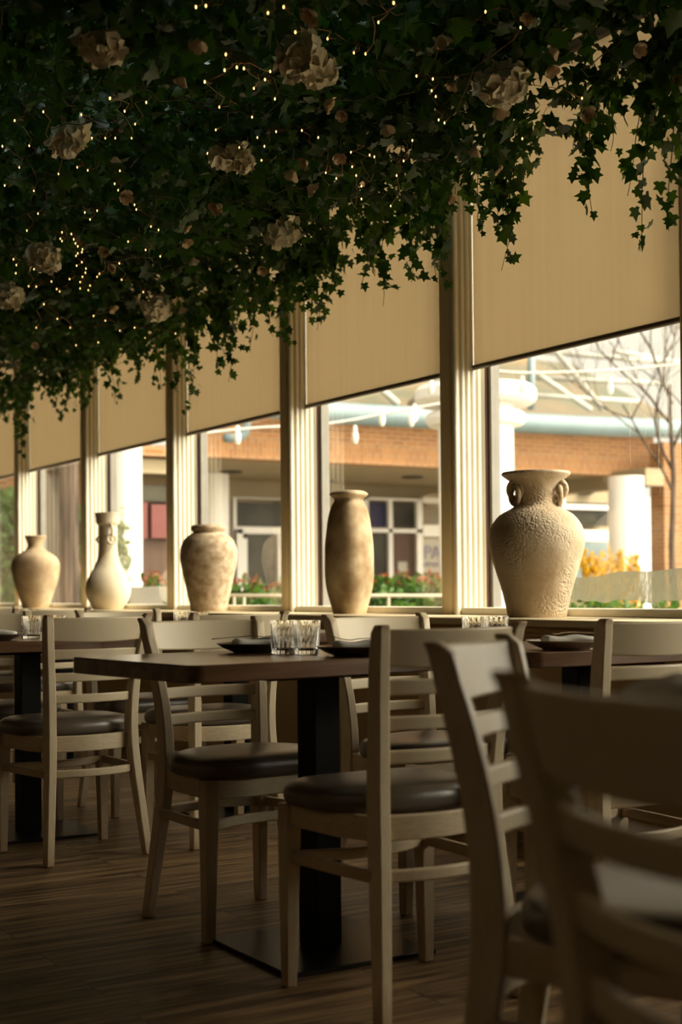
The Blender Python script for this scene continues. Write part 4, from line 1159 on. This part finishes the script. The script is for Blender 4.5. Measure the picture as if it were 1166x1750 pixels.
# upper storey and roof mass over the glazed canopy
P(MB().box((xl - 2, FY + 3.0, 6.1), (xr - 1.0, FY + 3.4, 12)), 'upper_brick_wall', brick)
ro = MB(); a_, b_ = xl - 2, xr + 0.5
ro.add([(a_, FY - 0.5, 4.35), (b_, FY - 0.5, 4.35), (b_, FY + 3.2, 6.2), (a_, FY + 3.2, 6.2), (a_, FY - 0.5, 4.2), (b_, FY - 0.5, 4.2), (b_, FY + 3.2, 6.05), (a_, FY + 3.2, 6.05)],
       [(0, 1, 2, 3), (7, 6, 5, 4), (0, 4, 5, 1), (1, 5, 6, 2), (2, 6, 7, 3), (3, 7, 4, 0)])
P(ro, 'sloping_canopy_roof', roof_glass)
# right-hand wing: white wall with slots, beige soffit running back
wg = MB()
a = px2(1100, 900, 24.0)
for x0, x1, yy in ((1100, 1112, 25.0), (1120, 1132, 27.0)):
    p0, p1 = px2(x0, 900, yy), px2(x1, 900, yy)
    wg.box((p0.x, yy, GZ), (p1.x, yy + 0.5, 3.1))
P(wg, 'wing_pier', white_paint)
p0, p1 = px2(1100, 900, 29.0), px2(1150, 900, 29.0)
P(MB().box((p0.x, 29.0, GZ), (p1.x, 29.2, 3.0)), 'wing_wall', soffit_m)
p0, p1 = px2(1136, 900, 21.0), px2(1290, 900, 21.0)
P(MB().box((p0.x, 21.0, GZ), (p1.x, 21.4, 3.9)), 'orange_end_wall', brick)
P(MB().box((p0.x - 0.5, 21.0, 3.0), (p0.x, 29, 3.35)), 'wing_soffit', soffit_m)

# round white columns
def column(name, xp, hw, Y, ztop, label, discs=()):
    p = px2(xp, 900, Y); sc = p.xy.dot(_F0.xy) / FPX
    r = empty(name, (p.x, p.y, GZ), label=label, cat='column')
    MB().lathe([(hw * sc, 0), (hw * sc, ztop - GZ)], 40).build('shaft', white_paint, r, smooth=True)
    for (R, z0, z1) in discs:
        MB().lathe([(R * sc * 0.93, z0 - GZ), (R * sc, z0 - GZ + 0.05), (R * sc, z1 - GZ - 0.05), (R * sc * 0.93, z1 - GZ)], 40).build('capital_disc', white_paint, r, smooth=True)
    return r
zz = lambda xp, yp, Y: px2(xp, yp, Y).z
column('round_column', 815, 64, 13.0, zz(815, 665, 13.0), 'round white column with two capital discs behind the nearest mullion', ((104, zz(815, 693, 13.0), zz(815, 662, 13.0)), (86, zz(815, 728, 13.0), zz(815, 706, 13.0))))
column('round_column', 1071, 30, 20.5, zz(1071, 815, 20.5), 'plain round white column under the brick fascia right of the ringed urn')
column('round_column', 218, 25, 15.0, 4.3, 'broad white column seen behind the long-necked bottle vase')
column('round_column', 368, 24, 25.2, 3.27, 'pale column under the soffit beside the wide-mouthed jar')

# tubular space frame
tr = empty('space_frame_canopy', (15, 20, 4), label='blue-grey tubular steel truss with pale diagonal struts in front of the brick fascia', cat='steel truss')
def TP(mb, name, m):
    o = mb.build(name, m, None, smooth='all'); o.parent = tr; o.matrix_parent_inverse = Matrix.Translation((-15, -20, -4)); return o
Yp = 20.0
z_pipe = zz(650, 712, Yp)
pipe_pts = [px2(x, y, Yp) for x, y in ((425, 690), (520, 703), (640, 710), (750, 715), (880, 722), (1000, 728), (1100, 731), (1240, 735))]
TP(MB().tube(pipe_pts, 0.185, 20), 'main_tube', pipe_m)
el = [px2(x, y, Yp + 0.6) for x, y in ((384, 748), (400, 749), (412, 746), (419, 738), (421, 726), (421, 700))]
TP(MB().tube(el, 0.075, 14), 'drain_elbow', pipe_m)
st = MB()
for a, b, r_ in (((640, 655), (680, 690), .06), ((950, 600), (1030, 700), .055), ((915, 637), (1010, 700), .055), ((836, 650), (870, 675), .06), ((1166, 620), (1050, 600), .05), ((910, 600), (1130, 618), .05),
                 ((900, 645), (1130, 655), .05), ((905, 675), (1090, 686), .045), ((560, 690), (520, 640), .05), ((700, 690), (760, 640), .05)):
    st.tube([px2(*a, Yp + (0.0 if b[1] > 680 else 1.2)), px2(*b, Yp)], r_, 10)
TP(st, 'diagonal_struts', strut_m)
pp = MB().tube([px2(908, 600, Yp - 0.5), px2(908, 700, Yp - 0.5)], 0.07, 12)
TP(pp, 'short_upright', pipe_m)

# festoon lights
bulb0 = None
def festoon(label, pts, bulbs, Y):
    global bulb0
    W_ = smoothpath([tuple(px2(x, y, Y)) for x, y in pts], 30)
    o0 = Vector(W_[0])
    r = empty('festoon_light_string', tuple(o0), label=label, cat='string lights', group='festoon strings outside the windows')
    MB().tube([Vector(p) - o0 for p in W_], 0.014, 6).build('cable', strut_m, r, smooth='all')
    for x, y in bulbs:
        p = px2(x, y, Y) - o0
        if bulb0 is None:
            o = MB().lathe([(0.014, 0.11), (0.02, 0.09), (0.021, 0.05), (0.033, 0.02), (0.035, -0.03), (0.024, -0.075), (0.004, -0.09)], 16).build('bulb', opal, smooth='all'); bulb0 = o
        else: o = bulb0.copy(); C.objects.link(o)
        o.parent = r; o.location = p
festoon('cream festoon cable with clear bulbs swagging across the second and third windows', [(330, 742), (440, 731), (530, 727), (600, 718), (660, 706), (710, 697), (760, 688)], [(406, 746), (607, 745), (653, 715), (703, 716), (709, 708)], 12.5)
festoon('cream festoon cable with bulbs crossing the window above the ringed urn', [(720, 625), (830, 632), (890, 637), (960, 636), (1040, 633), (1100, 628), (1200, 618)], [(893, 660), (1043, 662), (737, 660)], 12.0)

# planting
def shrub(label, xp, yp_top, wpx, Y, m, hm, n, kind='shrub', leaf=0.09, z0=None, depth=0.6):
    p = px2(xp, yp_top, Y); sc = p.xy.dot(_F0.xy) / FPX; hw = wpx / 2 * sc; z0 = GZ if z0 is None else z0; H_ = p.z - z0
    r = empty(kind, (p.x, p.y, z0), label=label, cat='shrub')
    q = rng.normal(size=(n, 3)); q /= np.linalg.norm(q, axis=1)[:, None]; q *= rng.uniform(0.5, 1.0, (n, 1)) ** 0.5
    pos = np.stack([q[:, 0] * hw, q[:, 1] * depth, H_ * 0.5 + q[:, 2] * H_ * 0.5], 1)
    leaves('foliage', m, pos, rng.uniform(0.6, 1.3, n) * leaf, lobes=False, parent=r)
    if hm:
        k = int(n * 0.022); pos2 = pos[np.argsort(-pos[:, 2])[:k * 2]][::2]; leaves('shoots', hm, pos2 + np.array([0, 0, 0.05]), rng.uniform(0.5, 0.8, len(pos2)) * leaf, lobes=False, parent=r)
    MB().tube([(0, 0, 0), (0.02, 0.02, H_ * 0.5)], 0.03, 6).build('trunk', bark_m, r)
    return r
HY = 13.0
for xp, yt, w, m, lab in ((265, 985, 60, hedge_leaf, 'green shrub in the concrete planter behind the bottle vase'), (425, 990, 75, hedge_leaf, 'dark green red-tipped hedge shrub right of the wide-mouthed jar'),
                       (495, 990, 70, pale_leaf, 'pale yellow-green hedge shrub behind the second mullion'), (575, 992, 70, hedge_leaf, 'green hedge shrub behind the tall cylindrical vase'),
                       (645, 986, 70, hedge_leaf, 'green red-tipped hedge shrub right of the tall cylindrical vase'), (690, 984, 60, hedge_leaf, 'bright green hedge shrub under the shopfront window'),
                       (733, 986, 46, pale_leaf, 'pale yellow-green hedge shrub left of the nearest mullion')):
    shrub(lab, xp, yt, w, HY, m, red_leaf, 1500, 'hedge_shrub', 0.10)
for k, (xp, yt, w) in enumerate(((1005, 1015, 70), (1070, 1022, 70), (1135, 1018, 80))):
    shrub('low green ground planting at the foot of the right-hand window, %s clump' % ('left', 'middle', 'right')[k], xp, yt, w, 9.0, hedge_leaf, None, 900, 'ground_shrub', 0.08)
# golden shrub: pointed sprays
p = px2(1040, 975, 16.0); gr = empty('golden_shrub', (p.x, p.y, GZ), label='golden yellow shrub beside the plain white column right of the ringed urn', cat='shrub')
gp = []
for k in range(34):
    q = random.uniform(-1, 1); top = px2(1042 + 50 * q, 965 - 30 * random.random() * (1 - 0.3 * abs(q)), 16.0) - Vector((p.x, p.y, GZ))
    b = Vector((top.x * 0.6, random.uniform(-.3, .3), top.z * 0.45))
    for j in range(40):
        u = j / 40; gp.append(tuple(b.lerp(top, u) + Vector((random.gauss(0, .06), random.gauss(0, .06), 0)) * (1.15 - u)))
leaves('foliage', gold_leaf, np.array(gp), rng.uniform(0.06, 0.12, len(gp)), lobes=False, parent=gr, hang=(0, 0, 0.8))
MB().tube([(0, 0, 0), (0.02, 0.02, 0.8)], 0.04, 6).build('trunk', bark_m, gr)
# rail in front of the hedge
rl = empty('garden_rail', tuple(px2(560, 1020, 11.0)), label='low pale garden rail in front of the hedge', cat='rail')
o_ = rl.location.copy(); mb = MB(); 
mb.tube([px2(x, 1018, 11.0) - o_ for x in (380, 560, 660, 780)], 0.018, 8)
for x in (400, 417, 560, 664, 770):
    t0_ = px2(x, 1018, 11.0) - o_; mb.tube([t0_, Vector((t0_.x, t0_.y, GZ - o_.z))], 0.016, 8)
mb.build('rail_bars', rail_m, rl, smooth='all')
# planter behind the bottle vase
a = px2(222, 1003, 12.6); b = px2(300, 1030, 12.6)
tag(MB().box((a.x, 12.6, GZ), (b.x, 13.2, a.z)).build('stone_planter', planter_m, bevel=0.01), 'long grey planter box behind the bottle vase', 'planter')
# brown timber kiosk with red panels behind window 4
ks = empty('timber_kiosk', (px2(265, 900, 17).x, 17, GZ), label='brown timber kiosk with red panels beyond the bottle vase window', cat='kiosk')
o_ = ks.location.copy()
def K(xa, xb, ya, yb, Y, m, name, th=0.05):
    a = px2(xa, ya, Y); b = px2(xb, yb, Y)
    MB().box((a.x - o_.x, Y - o_.y, b.z - o_.z), (b.x - o_.x, Y - o_.y + th, a.z - o_.z)).build(name, m, ks)
K(238, 345, 828, 1190, 17.2, brown_wood, 'timber_wall', 0.3)
K(240, 345, 783, 812, 17.0, soffit_m, 'roof_band', 0.4); K(240, 345, 760, 783, 16.9, brick, 'brick_band', 0.4)
K(243, 252, 858, 920, 17.1, red_panel, 'red_panel'); K(259, 300, 862, 920, 17.1, red_panel, 'red_panel'); K(243, 300, 830, 858, 17.1, dark_glass, 'dark_opening')
# tree trunk in window 5 + bushes beyond it
p = px2(103, 900, 13.5); sc = p.xy.dot(_F0.xy) / FPX
t = empty('tree', (p.x, p.y, GZ), label='thick furrowed tree trunk close outside the window behind the small round-shouldered vase', cat='tree')
rings = []
for k in range(30):
    z = k * 0.25; R = 31 * sc * (1.12 - 0.02 * k if k < 4 else 1.03 - 0.004 * k)
    rings.append([(R * (1 + 0.05 * math.sin(j * 1.9 + k * 0.1) + 0.03 * math.sin(j * 5.3)) * math.cos(2 * PI * j / 64), R * (1 + 0.05 * math.sin(j * 1.9 + k * 0.1)) * math.sin(2 * PI * j / 64), z) for j in range(64)])
MB().loft(rings).build('trunk', bark_m, t, smooth='all')
shrub('dark green bush between the tree trunk and the fourth mullion', 135, 860, 34, 22.0, hedge_leaf, None, 900, 'garden_bush', 0.16)
shrub('dark green bush beyond the leftmost window', 0, 830, 80, 24.0, hedge_leaf, None, 2200, 'garden_bush', 0.20, depth=1.2)
shrub('climbing shrub on the broad white column behind the bottle vase', 207, 870, 14, 14.2, pale_leaf, None, 500, 'climbing_shrub', 0.09, depth=0.15)
# brick wall far left behind the trunk
a = px2(-60, 780, 26); b = px2(175, 780, 26)
tag(MB().box((a.x, 26, GZ), (b.x, 26.4, 3.8)).build('garden_wall', brick), 'brick wall far behind the tree trunk at left', 'wall')
# bare tree at the right edge
p = px2(1150, 900, 14.5); bt = empty('bare_tree', (p.x, p.y, GZ), label='bare branching tree seen through the upper right of the nearest window', cat='tree')
tm = MB()
def branch(a, d, L, r, lv):
    n = 6; pts = [a]; 
    for k in range(n):
        d = (d + Vector((random.gauss(0, .13), random.gauss(0, .13), random.gauss(0.04, .08)))).normalized(); pts.append(pts[-1] + d * (L / n))
    tm.tube(pts, [r * (1 - 0.55 * k / n) for k in range(n + 1)], 7)
    if lv > 0:
        for k in range(4):
            q = pts[random.randint(2, n)]
            branch(q, (d + Vector((random.gauss(0, .8), random.gauss(0, .6), abs(random.gauss(0.1, .5))))).normalized(), L * 0.62, r * 0.5, lv - 1)
tm.tube([Vector((0.03 * math.sin(k * 1.3), 0, k * 0.45)) for k in range(10)], [0.06 - 0.004 * k for k in range(10)], 8)
for q in range(5):
    branch(Vector((0.02, 0, 2.5 + 0.32 * q)), Vector((random.uniform(-0.9, 0.2), random.uniform(-.3, .3), 0.7)).normalized(), 1.7, 0.022, 3)
tm.build('trunk_and_branches', bark_m, bt, smooth='all')
bpy.context.view_layer.update()
